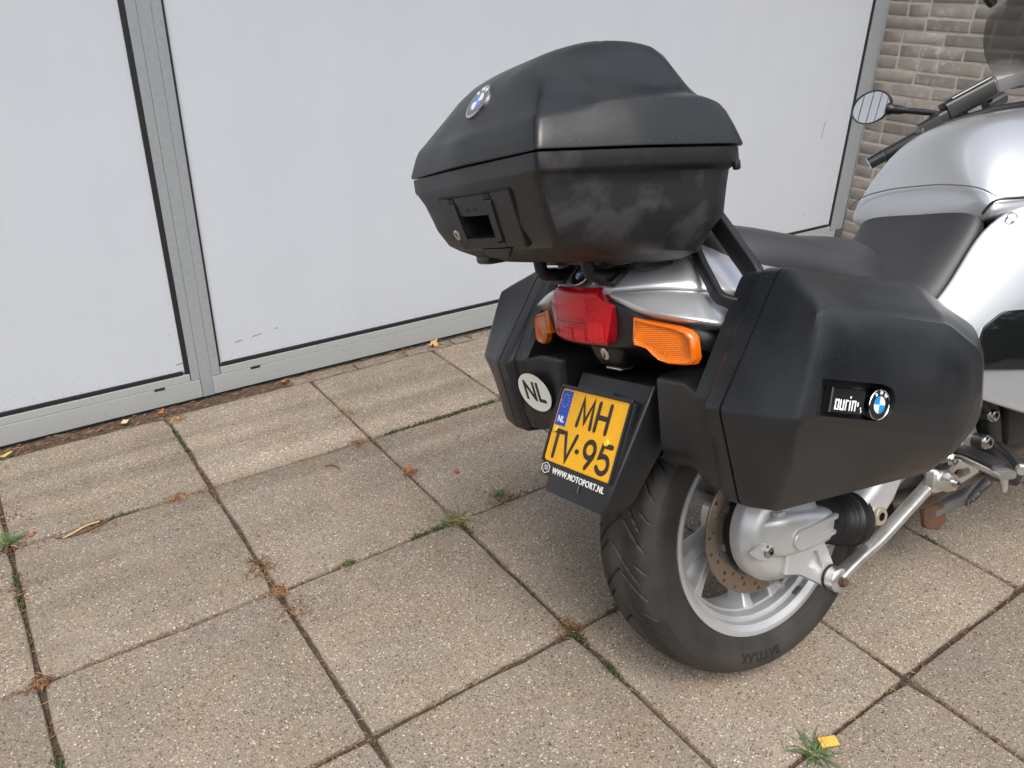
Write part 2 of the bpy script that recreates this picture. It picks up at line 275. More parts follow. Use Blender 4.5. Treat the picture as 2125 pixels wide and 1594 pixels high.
def loft(rings, cap0=True, cap1=True):
    n = len(rings[0]); V = [p for r in rings for p in r]; Fc = []
    for i in range(len(rings) - 1):
        for j in range(n):
            k = (j + 1) % n; Fc.append((i * n + j, i * n + k, (i + 1) * n + k, (i + 1) * n + j))
    if cap0: Fc.append(tuple(range(n))[::-1])
    if cap1: Fc.append(tuple((len(rings) - 1) * n + j for j in range(n)))
    return V, Fc
def grid(rows):
    n = len(rows[0]); V = [p for r in rows for p in r]; Fc = []
    for i in range(len(rows) - 1):
        for j in range(n - 1): Fc.append((i * n + j, i * n + j + 1, (i + 1) * n + j + 1, (i + 1) * n + j))
    return V, Fc
def rpoly(cs, k=4, e=0):
    """cs: (a,b,r) corners in order -> rounded polygon with k+1 points per corner and e points per edge"""
    n = len(cs); out = []
    arcs = []
    for i in range(n):
        a = Vector(cs[i - 1][:2]); b = Vector(cs[i][:2]); c = Vector(cs[(i + 1) % n][:2]); r = cs[i][2]
        d1 = (a - b); d2 = (c - b); l1 = d1.length; l2 = d2.length; d1 /= l1; d2 /= l2
        ang = math.acos(max(-1, min(1, d1.dot(d2)))); t = min(r / max(1e-6, math.tan(ang / 2)), .48 * l1, .48 * l2)
        p0 = b + d1 * t; p1 = b + d2 * t; arc = []
        for j in range(k + 1):
            s = j / k; arc.append(p0 * (1 - s) ** 2 + b * 2 * s * (1 - s) + p1 * s * s)
        arcs.append(arc)
    for i in range(n):
        out += arcs[i]
        a = arcs[i][-1]; b = arcs[(i + 1) % n][0]
        for j in range(e): out.append(a.lerp(b, (j + 1) / (e + 1)))
    return out
def box(c, s, rot=None):
    c = Vector(c); hx, hy, hz = s[0] / 2, s[1] / 2, s[2] / 2; V = []
    for dx in (-hx, hx):
        for dy in (-hy, hy):
            for dz in (-hz, hz):
                v = Vector((dx, dy, dz)); V.append(c + (rot @ v if rot else v))
    return V, [(0, 1, 3, 2), (4, 6, 7, 5), (0, 4, 5, 1), (2, 3, 7, 6), (0, 2, 6, 4), (1, 5, 7, 3)]
def rbox(c, s, r=.004, rot=None, k=2):
    """box with rounded vertical edges and chamfered top and bottom, long axis free"""
    hx, hy, hz = s[0] / 2, s[1] / 2, s[2] / 2; r = min(r, hx * .9, hy * .9, hz * .9); rings = []
    for z, ins in ((-hz, r), (-hz + r * .3, r * .3), (-hz + r, 0), (hz - r, 0), (hz - r * .3, r * .3), (hz, r)):
        p = rpoly([(-hx + ins, -hy + ins, r), (hx - ins, -hy + ins, r), (hx - ins, hy - ins, r), (-hx + ins, hy - ins, r)], k)
        rings.append([Vector(c) + (rot @ Vector((q.x, q.y, z)) if rot else Vector((q.x, q.y, z))) for q in p])
    return loft(rings)
def frame_of(d, up=Vector((0, 0, 1))):
    d = d.normalized()
    if abs(d.dot(up)) > .95: up = Vector((0, 1, 0))
    a = up.cross(d).normalized(); b = d.cross(a); return a, b
def catmull(P, n=6):
    P = [Vector(p) for p in P]; out = []
    for i in range(len(P) - 1):
        p0 = P[max(0, i - 1)]; p1 = P[i]; p2 = P[i + 1]; p3 = P[min(len(P) - 1, i + 2)]
        for j in range(n):
            t = j / n; out.append(.5 * ((2 * p1) + (-p0 + p2) * t + (2 * p0 - 5 * p1 + 4 * p2 - p3) * t * t + (-p0 + 3 * p1 - 3 * p2 + p3) * t ** 3))
    out.append(P[-1]); return out
def tube(P, r, n=14, caps=True, sx=1., sy=1., up=Vector((0, 0, 1))):
    P = [Vector(p) for p in P]; rings = []
    for i, p in enumerate(P):
        d = (P[min(i + 1, len(P) - 1)] - P[max(i - 1, 0)]); a, b = frame_of(d, up); rr = r[i] if isinstance(r, (list, tuple)) else r
        rings.append([p + a * math.cos(t) * rr * sx + b * math.sin(t) * rr * sy for t in (2 * math.pi * j / n for j in range(n))])
    return loft(rings, caps, caps)
def bar(P, w, h, up=Vector((0, 0, 1)), r=.004):
    """rounded rectangular bar along a path"""
    P = [Vector(p) for p in P]; prof = rpoly([(-w / 2, -h / 2, r), (w / 2, -h / 2, r), (w / 2, h / 2, r), (-w / 2, h / 2, r)], 3); rings = []
    for i, p in enumerate(P):
        d = (P[min(i + 1, len(P) - 1)] - P[max(i - 1, 0)]); a, b = frame_of(d, up)
        rings.append([p + a * q.x + b * q.y for q in prof])
    return loft(rings)
def lathe(prof, c, ax, n=48, closed=False, caps=(False, False), a0=0., a1=2 * math.pi):
    """prof: (offset along axis, radius)"""
    c = Vector(c); ax = Vector(ax).normalized(); a, b = frame_of(ax); V = []; m = len(prof); full = abs(a1 - a0 - 2 * math.pi) < 1e-6
    for j in range(n):
        t = a0 + (a1 - a0) * j / (n if full else n - 1)
        for o, r in prof: V.append(c + ax * o + (a * math.cos(t) + b * math.sin(t)) * r)
    Fc = []
    for j in range(n if full else n - 1):
        k = (j + 1) % n
        for i in range(m if closed else m - 1): i2 = (i + 1) % m; Fc.append((j * m + i, j * m + i2, k * m + i2, k * m + i))
    if caps[0]: Fc.append(tuple(j * m for j in range(n)))
    if caps[1]: Fc.append(tuple(j * m + m - 1 for j in range(n)))
    return V, Fc
def prism(poly, origin, a, b, nrm, th, bev=0.):
    """polygon (2D list) placed with axes a,b, extruded th along nrm; bev chamfers the far edge"""
    origin, a, b, nrm = map(Vector, (origin, a, b, nrm)); P = [Vector((q[0], q[1])) for q in poly]
    cen = sum(P, Vector((0, 0))) / len(P)
    def ring(z, ins): return [origin + a * q.x + b * q.y + nrm * z for q in ((p + (cen - p).normalized() * ins) for p in P)]
    rings = [ring(0, 0), ring(th - bev, 0)] + ([ring(th, bev)] if bev > 0 else [])
    return loft(rings)
def bolt(mb, c, ax, r, h, m='steel', socket=True):
    ax = Vector(ax).normalized()
    mb.add(*lathe([(0, r * 1.25), (h * .3, r * 1.25), (h * .3, r), (h * .9, r), (h, r * .85), (h, r * .5)], c, ax, 20), m)
    mb.add(*lathe([(h, r * .5), (h * .4, r * .45), (h * .4, .0002)], c, ax, 6), 'deep_black' if socket else m)
def boolean(o, cutter_obj, op='DIFFERENCE'):
    md = o.modifiers.new('cut', 'BOOLEAN'); md.operation = op; md.object = cutter_obj; md.solver = 'EXACT'
    dg = bpy.context.evaluated_depsgraph_get(); me = bpy.data.meshes.new_from_object(o.evaluated_get(dg))
    o.modifiers.clear(); old = o.data; o.data = me; me.name = old.name; bpy.data.meshes.remove(old)
    cm = cutter_obj.data; bpy.data.objects.remove(cutter_obj); bpy.data.meshes.remove(cm)
    o.data.shade_smooth(); o.data.set_sharp_from_angle(angle=R(35)); return o
def text_mesh(s, size, depth=.0006, bold=0., spacing=1., sx=1.):
    """flat lettering as (verts, faces), centred, in the xy plane"""
    cu = bpy.data.curves.new('t', 'FONT'); cu.body = s; cu.size = size; cu.extrude = depth; cu.offset = bold; cu.align_x = 'CENTER'; cu.align_y = 'CENTER'; cu.space_character = spacing; cu.resolution_u = 3
    ob = bpy.data.objects.new('t', cu); col.objects.link(ob)
    dg = bpy.context.evaluated_depsgraph_get(); me = bpy.data.meshes.new_from_object(ob.evaluated_get(dg))
    V = [Vector((v.co.x * sx, v.co.y, v.co.z)) for v in me.vertices]; Fc = [tuple(p.vertices) for p in me.polygons]
    bpy.data.objects.remove(ob); bpy.data.curves.remove(cu); bpy.data.meshes.remove(me); return V, Fc
def place(VF, o, a, b, n):
    o, a, b, n = map(Vector, (o, a, b, n)); return [o + a * v[0] + b * v[1] + n * v[2] for v in VF[0]], VF[1]
def stroke(pts, w, h=.0012, closed=False):
    """flat pen stroke with round ends, in the xy plane"""
    P = [Vector((p[0], p[1], 0)) for p in pts]; rings = []; prof = [(-.5, 0), (-.42, .8), (-.25, 1), (.25, 1), (.42, .8), (.5, 0)]
    def nrm(i):
        d1 = (P[i] - P[i - 1]).normalized() if (i > 0 or closed) else (P[1] - P[0]).normalized()
        d2 = (P[(i + 1) % len(P)] - P[i]).normalized() if (i < len(P) - 1 or closed) else d1
        n1 = Vector((-d1.y, d1.x, 0)); n2 = Vector((-d2.y, d2.x, 0)); s = (n1 + n2)
        return s.normalized() / max(.55, math.cos(n1.angle(n2) / 2)) if s.length > 1e-6 else n1
    d = (P[1] - P[0]).normalized()
    if not closed: rings.append([P[0] - d * w * .48 + nrm(0) * a * w * .55 + Vector((0, 0, b * h * .5)) for a, b in prof])
    for i in range(len(P)): rings.append([P[i] + nrm(i) * a * w + Vector((0, 0, b * h)) for a, b in prof])
    d = (P[-1] - P[-2]).normalized()
    if not closed: rings.append([P[-1] + d * w * .48 + nrm(len(P) - 1) * a * w * .55 + Vector((0, 0, b * h * .5)) for a, b in prof])
    else: rings.append(rings[0])
    return loft(rings, not closed, not closed)
def arc(cx, cy, rx, ry, a0, a1, n=10): return [(cx + rx * math.cos(R(a0 + (a1 - a0) * i / n)), cy + ry * math.sin(R(a0 + (a1 - a0) * i / n))) for i in range(n + 1)]
def smooth(e0, e1, x): t = max(0., min(1., (x - e0) / (e1 - e0))); return t * t * (3 - 2 * t)
def interp(x, tab):
    n = len(tab)
    if x <= tab[0][0]: return tab[0][1]
    for i in range(n - 1):
        (a, fa), (b, fb) = tab[i], tab[i + 1]
        if x <= b:
            h = b - a; t = (x - a) / h; d = (fb - fa) / h
            m0 = d if i == 0 else (fb - tab[i - 1][1]) / (b - tab[i - 1][0]); m1 = d if i == n - 2 else (tab[i + 2][1] - fa) / (tab[i + 2][0] - a)
            return fa * (2 * t ** 3 - 3 * t * t + 1) + fb * (3 * t * t - 2 * t ** 3) + h * (m0 * (t ** 3 - 2 * t * t + t) + m1 * (t ** 3 - t * t))
    return tab[-1][1]

# ================================================================== SETTING
g = raw('ground', [(-200, -200, -.06), (200, -200, -.06), (200, 200, -.06), (-200, 200, -.06)], [(0, 1, 2, 3)], 'asphalt'); tag(g, kind='structure')
# bed of sandy soil in the joints, slightly lumpy
XS = [.003 + .5 * k for k in range(-6, 9)] + [4.262]
YS = [0., -.490, -1.010, -1.505, -2.005, -2.505, -3.005, -3.505, -4.005]
rows = []
nx, ny = 150, 90
for j in range(ny + 1):
    y = .30 - 4.4 * j / ny
    rows.append([(-3.1 + 7.36 * i / nx, y, -.013 + .0045 * math.sin(i * 2.1 + j * .7) * math.sin(j * 1.7 - i * .4) + random.uniform(-.003, .003)) for i in range(nx + 1)])
pav = raw('pavement', *grid(rows), 'joint_soil', None, True, 180); tag(pav, kind='structure')
def slab(x0, x1, y0, y1):
    cx, cy = (x0 + x1) / 2, (y0 + y1) / 2; hx, hy = (x1 - x0) / 2, (y1 - y0) / 2; per = []
    n = 7
    def edge(ax, ay, bx, by):
        for i in range(n):
            t = i / n; per.append(Vector((ax + (bx - ax) * t, ay + (by - ay) * t, 0)))
    edge(-hx, -hy, hx, -hy); edge(hx, -hy, hx, hy); edge(hx, hy, -hx, hy); edge(-hx, hy, -hx, -hy)
    ins = [abs(random.gauss(0, .0011)) + (.004 if random.random() < .06 else 0) + (.003 if i % n == 0 else 0) for i in range(len(per))]
    def ring(z, d): return [p * (1 - (d + k) / max(hx, .05)) + Vector((0, 0, z)) for p, k in zip(per, ins)]
    rings = [ring(-.05, 0), ring(-.0055, 0), ring(-.0015, .0018), ring(0, .005)]
    V, Fc = loft(rings, False, True)
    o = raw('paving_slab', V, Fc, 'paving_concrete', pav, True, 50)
    o.location = (cx, cy, random.uniform(-.0022, .0012)); o.rotation_euler = (random.gauss(0, .0022), random.gauss(0, .0022), random.gauss(0, .003))
    return o
for i in range(len(XS) - 1):
    for j in range(len(YS) - 1):
        gx = random.uniform(.0026, .0050); gy = random.uniform(.0026, .0050)
        if XS[i + 1] - XS[i] < .1: continue
        slab(XS[i] + gx, XS[i + 1] - gx, YS[j + 1] + gy, YS[j] - gy)
# edging strip of small blocks in front of the facade
x = -3.0
while x < 4.25:
    w = random.uniform(.19, .26)
    if x > .72 or random.random() < .25:
        mb = MB(); mb.add(*rbox((0, 0, -.024), (w - .008, .052, .036), .005), 'strip_concrete')
        o = mb.build('edging_block', pav); o.location = (min(x + w / 2, 4.13), .043, random.uniform(-.004, 0)); o.rotation_euler = (0, 0, random.gauss(0, .008))
    x += w

# ---- white panelled facade
YF = .0763
fac = empty('panel_facade'); fac.location = (.66, YF, 0)
tag(fac, 'white infill panels in grey aluminium frames behind the motorcycle', 'facade')
def fbox(name, x0, x1, y0, y1, z0, z1, m, r=.0015, parent=None):
    p_ = parent or fac; mb = MB(); c = Vector(((x0 + x1) / 2, (y0 + y1) / 2, (z0 + z1) / 2)) - fac.location
    mb.add(*rbox(c, (x1 - x0, y1 - y0, z1 - z0), r), m); return mb.build(name, p_, 12)
FZ = 2.55
bays = [(-2.90, .6166), (.7148, 4.1556)]
for (x0, x1) in bays:
    pn = fbox('infill_panel', x0 + .004, x1 - .004, YF + .011, YF + .05, .102, FZ, 'panel_white', .001)
    lw = .013 if x0 < 0 else .008       # the gasket shows wider where the bead has shrunk
    fbox('gasket', x1 - (.015 if x0 < 0 else .010), x1 + .001, YF + .003, YF + .03, .099, FZ, 'gasket', .001)
    fbox('gasket', x0 - .001, x0 + .006, YF + .003, YF + .03, .099, FZ, 'gasket', .001)
    fbox('gasket', x0 + .010, x1 - .022, YF + .004, YF + .03, .096, .109, 'gasket', .001)
    # bottom rail: upper bead and kick plate with a hairline between
    fbox('bead', x0 + .002, x1 - .002, YF + .001, YF + .04, .0692, .0945, 'rail_alu', .0012)
    fbox('kick_plate', x0 - .030 if x0 > 0 else x0, x1 + .028 if x1 < 1 else x1 + .05, YF, YF + .04, .002, .0680, 'rail_alu', .0012)
# mullion between the two bays: two casement stiles and a centre post, hairline gaps
fbox('casement_stile', .6176, .6456, YF + .0005, YF + .06, .0697, FZ, 'frame_alu', .001)
fbox('centre_post', .6462, .6840, YF - .0008, YF + .06, .001, FZ, 'frame_alu', .001)
fbox('casement_stile', .6846, .7138, YF + .0005, YF + .06, .0697, FZ, 'frame_alu', .001)
fbox('end_post', 4.1572, 4.2655, YF - .0004, YF + .06, .0697, FZ, 'frame_alu', .001)
fbox('end_post', -3.02, -2.902, YF, YF + .06, .001, FZ, 'frame_alu', .001)
fbox('backing', -10.2, -3.03, YF + .03, YF + .06, .001, FZ, 'gasket', .001)
xx = -3.03
while xx > -10.0:      # beyond the left bay the facade runs on as white boards
    fbox('cladding_board', xx - .335, xx, YF + .004, YF + .028, .05, FZ, 'panel_white', .002); xx -= .385
fbox('head_rail', -10.24, 4.2655, YF - .002, YF + .06, FZ + .001, FZ + .12, 'frame_alu', .001)
for xx in (.836, .513, 2.6, -1.4): fbox('drain_slot', xx - .017, xx + .017, YF - .0012, YF + .004, .0615, .0685, 'gasket', .0006)
for (xx, zz, ln, an) in ((3.929, .641, .085, R(83)), (3.90, .20, .012, R(60)), (.574, .245, .004, 0), (.595, .137, .03, .15), (.795, .172, .03, .12), (.86, .180, .035, .12), (.93, .19, .012, .3)):
    mb = MB(); mb.add(*box((0, 0, 0), (ln, .0012, .0016 if ln > .05 else .0011), Matrix.Rotation(-an, 3, 'Y'))); o = MB().add(mb.V, mb.F, 'scratch').build('scuff', fac); o.location = Vector((xx, YF + .0106, zz)) - fac.location

fbox('added_canopy', -10.24, 4.262, YF - .55, YF + .30, FZ + .125, FZ + .33, 'frame_alu', .004)  # unseen overhang, added so the panels get darker towards the top

# ---- brick return wall, every brick in the lower courses its own piece
BX = 4.268
bw = raw('brick_wall', *box((BX + .11 + .004, -1.02, .845), (.22, 2.18, 1.75)), 'mortar', None, False); tag(bw, 'grey brown brick wall standing at right angles to the white panels', 'wall')
bvar = []
for w in (.209, .099):
    for k in range(4):
        V, Fc = rbox((0, 0, 0), (.02, w, .0505), .003); V = [v + Vector((random.gauss(0, .0007), random.gauss(0, .0011), random.gauss(0, .0009))) for v in V]
        me_o = raw('brick', V, Fc, 'brick_grey', None); bvar.append((w, me_o.data)); bpy.data.objects.remove(me_o)
nb = 0
for c in range(27):
    z = .022 + c * .0628; y = .066 - (0 if c % 2 else random.choice((.06, .11, .16)))
    first = True; y = .066
    while y > -2.05:
        w = .099 if (random.random() < .22 or (first and c % 2)) else .209
        if first and c % 3 == 1: w = .099
        if nb < 296 or w > 1:
            me = random.choice([m_ for ww, m_ in bvar if ww == w]); o = bpy.data.objects.new('brick', me); link(o, bw); nb += 1
            o.location = (BX + .0105 + random.gauss(0, .0009), y - w / 2, z); o.rotation_euler = (random.gauss(0, .004), 0, random.gauss(0, .006))
        y -= w + .0125; first = False
def _bricktex(m, t, b, tc):
    n = t.nodes.new('ShaderNodeTexBrick'); n.inputs['Scale'].default_value = 1; n.inputs['Brick Width'].default_value = .222; n.inputs['Row Height'].default_value = .0628; n.inputs['Mortar Size'].default_value = .006
    n.inputs['Color1'].default_value = (.235, .195, .165, 1); n.inputs['Color2'].default_value = (.29, .25, .215, 1); n.inputs['Mortar'].default_value = (.42, .4, .37, 1)
    mp = t.nodes.new('ShaderNodeMapping'); mp.inputs['Rotation'].default_value = (R(90), 0, R(90)); t.links.new(tc.outputs['Object'], mp.inputs[0]); t.links.new(mp.outputs[0], n.inputs['Vector']); t.links.new(n.outputs['Color'], b.inputs['Base Color'])
mat('brick_far', (.3, .25, .2), .9, extra=_bricktex)
o = raw('upper_courses', *box((BX + .11 + .002, -1.02, 2.2), (.22, 2.18, .958)), 'brick_far', bw, False)

# ---- tall hedges across the yard (behind the viewer, they show in the glossy parts)
def hedge(x0, y0, x1, y1, h, label):
    d = Vector((x1 - x0, y1 - y0, 0)); L_ = d.length; d.normalize(); n = Vector((-d.y, d.x, 0)); mbh = MB(); V = []; Fc = []
    for i in range(5200):
        t = random.random() * L_; z = h * random.random() ** .85; dep_ = random.uniform(-.9, .9); z *= 1 + .10 * math.sin(t * 1.3) + .08 * math.sin(t * 3.1)
        c = Vector((x0, y0, 0)) + d * t + n * dep_ + Vector((0, 0, z)); a = Vector((random.gauss(0, 1), random.gauss(0, 1), random.gauss(0, 1))).normalized(); b = a.orthogonal().normalized(); sz = random.uniform(.12, .34); k = len(V)
        V += [c + a * sz, c + b * sz * .6, c - a * sz, c - b * sz * .6]; Fc.append((k, k + 1, k + 2, k + 3))
    o = raw('hedge', V, Fc, 'hedge_leaf', None, False); tag(o, label, 'hedge')
    mbh.add(*rbox(Vector(((x0 + x1) / 2, (y0 + y1) / 2, h * .42)), (abs(d.x) * L_ + .9, abs(d.y) * L_ + .9, h * .84), .1), 'hedge_leaf'); mbh.build('inner_growth', o)
hedge(-14, -13, 24, -13, 4.6, 'tall dark green hedge facing the white panels across the yard'); hedge(-15, -12, -15, -2, 4.2, 'shorter green hedge closing the yard behind the motorcycle')

# ================================================================== MOTORCYCLE  (bike frame: x forward, y left, z up; leaning on its stand)
YAW, LEAN = R(-4.460), R(16.406)
BF = Vector((math.cos(YAW), math.sin(YAW), 0)); BR0 = Vector((math.sin(YAW), -math.cos(YAW), 0)); BZ = Vector((0, 0, 1))
BR_ = BR0 * math.cos(LEAN) + BZ * math.sin(LEAN); BU = BZ * math.cos(LEAN) - BR0 * math.sin(LEAN)
bike = empty('motorcycle')
bike.matrix_world = Matrix(((BF.x, -BR_.x, BU.x, 1.2639), (BF.y, -BR_.y, BU.y, -1.7798), (BF.z, -BR_.z, BU.z, .0122), (0, 0, 0, 1)))
tag(bike, 'silver touring motorcycle with black luggage cases leaning on its side stand', 'motorcycle')
XA, LA, UA = L3(1, 0, 0), L3(0, 1, 0), L3(0, 0, 1)       # bike axes in local space

def roundel(mb, c, a, b, n, r, blue='badge_blue', letters=True, th=.003):
    """round quartered emblem: a right, b up, n outward"""
    c, a, b, n = map(Vector, (c, a, b, n))
    def disc(r0, r1, z, m, a0=0, a1=360, k=36):
        pts = []
        for i in range(k + 1):
            t = R(a0 + (a1 - a0) * i / k); d = a * math.cos(t) + b * math.sin(t); pts.append((c + d * r0 + n * z, c + d * r1 + n * z))
        mb.add([q for p in pts for q in p], [(2 * i, 2 * i + 1, 2 * i + 3, 2 * i + 2) for i in range(k)], m)
    mb.add(*lathe([(-.002, r), (th * .6, r), (th, r * .97), (th * 1.08, r * .93), (th, r * .89)], c, n, 40), 'chrome')
    disc(r * .54, r * .90, th, 'gloss_black'); disc(r * .52, r * .57, th + .0003, 'chrome')
    for q in range(4): disc(.0001, r * .52, th + .0002, 'badge_white' if q % 2 == 0 else blue, q * 90, q * 90 + 90, 10)
    if letters:
        for ch, an in (('B', 38), ('M', 0), ('W', -38)):
            d = a * math.sin(R(-an)) + b * math.cos(R(an)); e = a * math.cos(R(an)) + b * math.sin(R(an))
            mb.add(*place(text_mesh(ch, r * .29, .0003, r * .010), c + d * r * .725 + n * (th + .0005), e, d, n), 'print_white')

# ------------------------------------------------------------------ TOP CASE
def seam_u(x): return 1.071 - .066 * (x + .524)
TCC = [(-.541, 0, .5), (-.524, .219, .012), (-.37, .251, .25), (-.172, .266, .075), (-.075, 0, .4), (-.172, -.266, .075), (-.37, -.251, .25), (-.524, -.219, .012)]
def inset(cs, i, xc=-.33): return [(xc + (x - xc) * (1 - i / .19) if x > xc else x + i * .2, l * (1 - i / .25), r) for x, l, r in cs]
def tc_ring(cs, uf): return [L3(q.x, q.y, uf(q.x, q.y) if callable(uf) else uf) for q in rpoly(cs, 5, 6)]
TCB = [(-.530, 0, .5)] + TCC[1:]
rings = []
for du, i in ((-.003, .005), (-.024, .005), (-.028, .0075), (-.0305, .013), (-.034, .0165)):
    rings.append(tc_ring(inset(TCB, i), lambda x, l, d=du: seam_u(x) + d))
def sixc(xr, lr, rr, xs, ls, xf, lf, rf, xc, bow=.003): return [(xr - bow, 0, .5), (xr, lr, rr), (xs, ls, .25), (xf, lf, rf), (xc, 0, .3), (xf, -lf, rf), (xs, -ls, .25), (xr, -lr, rr)]
midc = sixc(-.5005, .196, .02, -.365, .224, -.198, .240, .06, -.12)
lowc = sixc(-.4865, .186, .022, -.36, .210, -.218, .224, .055, -.15)
b1 = sixc(-.472, .176, .03, -.355, .199, -.230, .212, .05, -.165)
b2 = sixc(-.448, .150, .03, -.345, .178, -.248, .190, .05, -.185)
b3 = sixc(-.410, .110, .03, -.335, .135, -.268, .145, .05, -.21)
def tilt(u): return lambda x, l, u=u: u - .09 * (x + .48)
def mixc(A, Bc, t): return [(a[0] + (b[0] - a[0]) * t, a[1] + (b[1] - a[1]) * t, a[2] + (b[2] - a[2]) * t) for a, b in zip(A, Bc)]
top0 = inset(TCB, .017); top0[0] = (top0[1][0] - .003, 0, .5)
for t, u in ((.35, 1.018), (.7, .995)): rings.append(tc_ring(mixc(top0, midc, t), tilt(u)))
rings.append(tc_ring(midc, tilt(.973))); rings.append(tc_ring(lowc, tilt(.945)))
def tilt2(u): return lambda x, l, u=u: u - .16 * (x + .48)
rings.append(tc_ring(b1, tilt2(.935))); rings.append(tc_ring(b2, tilt2(.924))); rings.append(tc_ring(b3, tilt2(.917)))
V, Fc = loft(rings)
tc = raw('top_case', V, Fc, 'case_scuffed', bike, True, 42)
# scuffs sit on the flank; the rear face and lid are cleaner plastic
tc.data.materials.append(MATS['case_black'])
for p_ in tc.data.polygons:
    if p_.normal.x < -.62: p_.material_index = 1
# hand recess in the rear face
tb = Vector((-.327, 0, .945)); tn = Vector((-.945, 0, -.327)); tp0 = L3(-.5032, 0, .9835)
def onrear(l, b, out=0.): return tp0 + LA * l + tb * b + tn * out
def rear_poly(pts, z0, z1, m, name, bev=.0, parent=tc):
    mb = MB(); mb.add(*prism(pts, tp0 + tn * z0, LA, tb, tn, z1 - z0, bev), m); return mb.build(name, parent, 35)
mbc = MB(); mbc.add(*prism([(-.065, .012), (.040, .010), (.030, -.033), (-.070, -.032)], tp0 - tn * .040, LA, tb, tn, .07), 'deep_black')
boolean(tc, mbc.build('cutter', bike))
# latch panel around the recess: four flush pieces, with the dark gap line behind
def quad_plate(name, pts, z, m='case_black', th=.0022, bev=.0008): return rear_poly(pts, z - th, z, m, name, bev)
GP = [(-.124, .049), (.124, .048), (.106, -.049), (-.105, -.048)]
for name, pts in (('panel_gap', [(-.1235, .0485), (.1235, .0475), (.1232, .0455), (-.1225, .0465)]), ('panel_gap', [(.1215, .047), (.1235, .0475), (.106, -.048), (.104, -.048)]), ('panel_gap', [(-.1235, .0485), (-.1215, .0485), (-.103, -.047), (-.105, -.047)])):
    quad_plate(name, pts, .0022, 'deep_black', .008, 0)
quad_plate('latch_panel', [(-.0615, .0455), (.0415, .0445), (.036, .013), (-.066, .0145)], .0026, 'case_black', .006)
quad_plate('latch_panel', [(-.1205, .0462), (-.0835, .0457), (-.0945, -.0455), (-.1035, -.0455)], .0026, 'case_black', .006)
quad_plate('latch_panel', [(.0645, .0450), (.1212, .0450), (.1035, -.0455), (.047, -.0455)], .0026, 'case_black', .006)
quad_plate('latch_panel', [(-.093, -.0365), (.046, -.0375), (.044, -.0460), (-.093, -.0460)], .0024, 'case_black', .006)
# pull handle: two straps and a grip bar
mb = MB()
for pts in ([(-.0810, .0355), (-.0640, .0355), (-.0735, -.0320), (-.0910, -.0320)], [(.0430, .0345), (.0620, .0340), (.0450, -.0350), (.0255, -.0340)]):
    mb.add(*prism(pts, tp0 - tn * .003, LA, tb, tn, .0085, .002), 'trim_black')
mb.add(*prism([(-.090, -.0265), (.034, -.0275), (.030, -.0365), (-.092, -.0365)], tp0 - tn * .004, LA, tb, tn, .0088, .0025), 'trim_black')
mb.build('pull_handle', tc)
for l_ in (-.074, .0515): quad_plate('strap_slot', [(l_ - .0095, .0445), (l_ + .0095, .0445), (l_ + .0078, .0365), (l_ - .011, .0365)], .0031, 'deep_black', .003, 0)
for l_ in (-.030, -.002): quad_plate('indicator_hole', [(l_ - .003, .025), (l_ + .003, .025), (l_ + .0025, .019), (l_ - .0035, .019)], .0031, 'deep_black', .003, 0)
mb = MB(); mb.add(*lathe([(-.004, .0095), (.004, .0095), (.0045, .0085), (.0045, .0)], onrear(-.108, -.019), tn, 24), 'worn_alloy'); mb.add(*box(onrear(-.108, -.019, .0046), (.001, .0025, .010), Matrix.Rotation(R(-25), 3, 'Y')), 'deep_black'); mb.build('lock', tc)
# lid
def off(x): return interp(x, [(-.53, .043), (-.46, .053), (-.40, .064), (-.31, .069), (-.22, .064), (-.13, .050)])
def cen(x): return interp(x, [(-.545, 1.108), (-.53, 1.126), (-.51, 1.151), (-.49, 1.171), (-.45, 1.198), (-.40, 1.220), (-.34, 1.236), (-.28, 1.244), (-.23, 1.243), (-.19, 1.236), (-.155, 1.221), (-.12, 1.196), (-.09, 1.172), (-.06, 1.14)])
def basep(x): return interp(x, [(-.545, 1.108), (-.50, 1.118), (-.44, 1.130), (-.36, 1.138), (-.28, 1.139), (-.20, 1.136), (-.13, 1.130), (-.07, 1.11)])
def humpw(x): return interp(x, [(-.53, .46), (-.48, .33), (-.42, .25), (-.36, .205), (-.30, .188), (-.24, .186), (-.12, .23)])
def Hf(x, l):
    w = humpw(x); k = 1 - smooth(w * .22, w, abs(l))
    return basep(x) + (cen(x) - basep(x)) * k
shc = sixc(-.5085, .205, .014, -.37, .228, -.190, .245, .075, -.095, .016)
lr = [tc_ring(inset(TCC, .004), lambda x, l: seam_u(x) - .0005), tc_ring(TCC, lambda x, l: seam_u(x) + .0008), tc_ring(TCC, lambda x, l: seam_u(x) + .004)]
lr.append(tc_ring(mixc(TCC, shc, .42), lambda x, l: seam_u(x) + off(x) * .55))
lr.append(tc_ring(mixc(TCC, shc, .76), lambda x, l: seam_u(x) + off(x) * .86))
shq = rpoly(shc, 5, 6)
for s in (1., .975, .94, .89, .83, .76, .68, .60, .52, .44, .36, .28, .20, .12, .05):
    ring = []
    for q in shq:
        x = -.30 + (q.x + .30) * s; l = q.y * s; us = seam_u(q.x) + off(q.x); f = 1 - s ** 7
        ring.append(L3(x, l, us + (max(Hf(x, l), us) - us) * min(1, f * 1.12)))
    lr.append(ring)
lid = raw('lid', *loft(lr, True, True), 'case_black', tc, True, 32)
from mathutils.bvhtree import BVHTree
def surf(o, p):
    bv = BVHTree.FromPolygons([v.co for v in o.data.vertices], [tuple(q.vertices) for q in o.data.polygons]); loc, nn_, _, _ = bv.find_nearest(p); return loc, nn_
mb = MB(); bl, bn = surf(lid, L3(-.493, 0, 1.174)); bn = Vector((bn.x, 0, bn.z)).normalized()
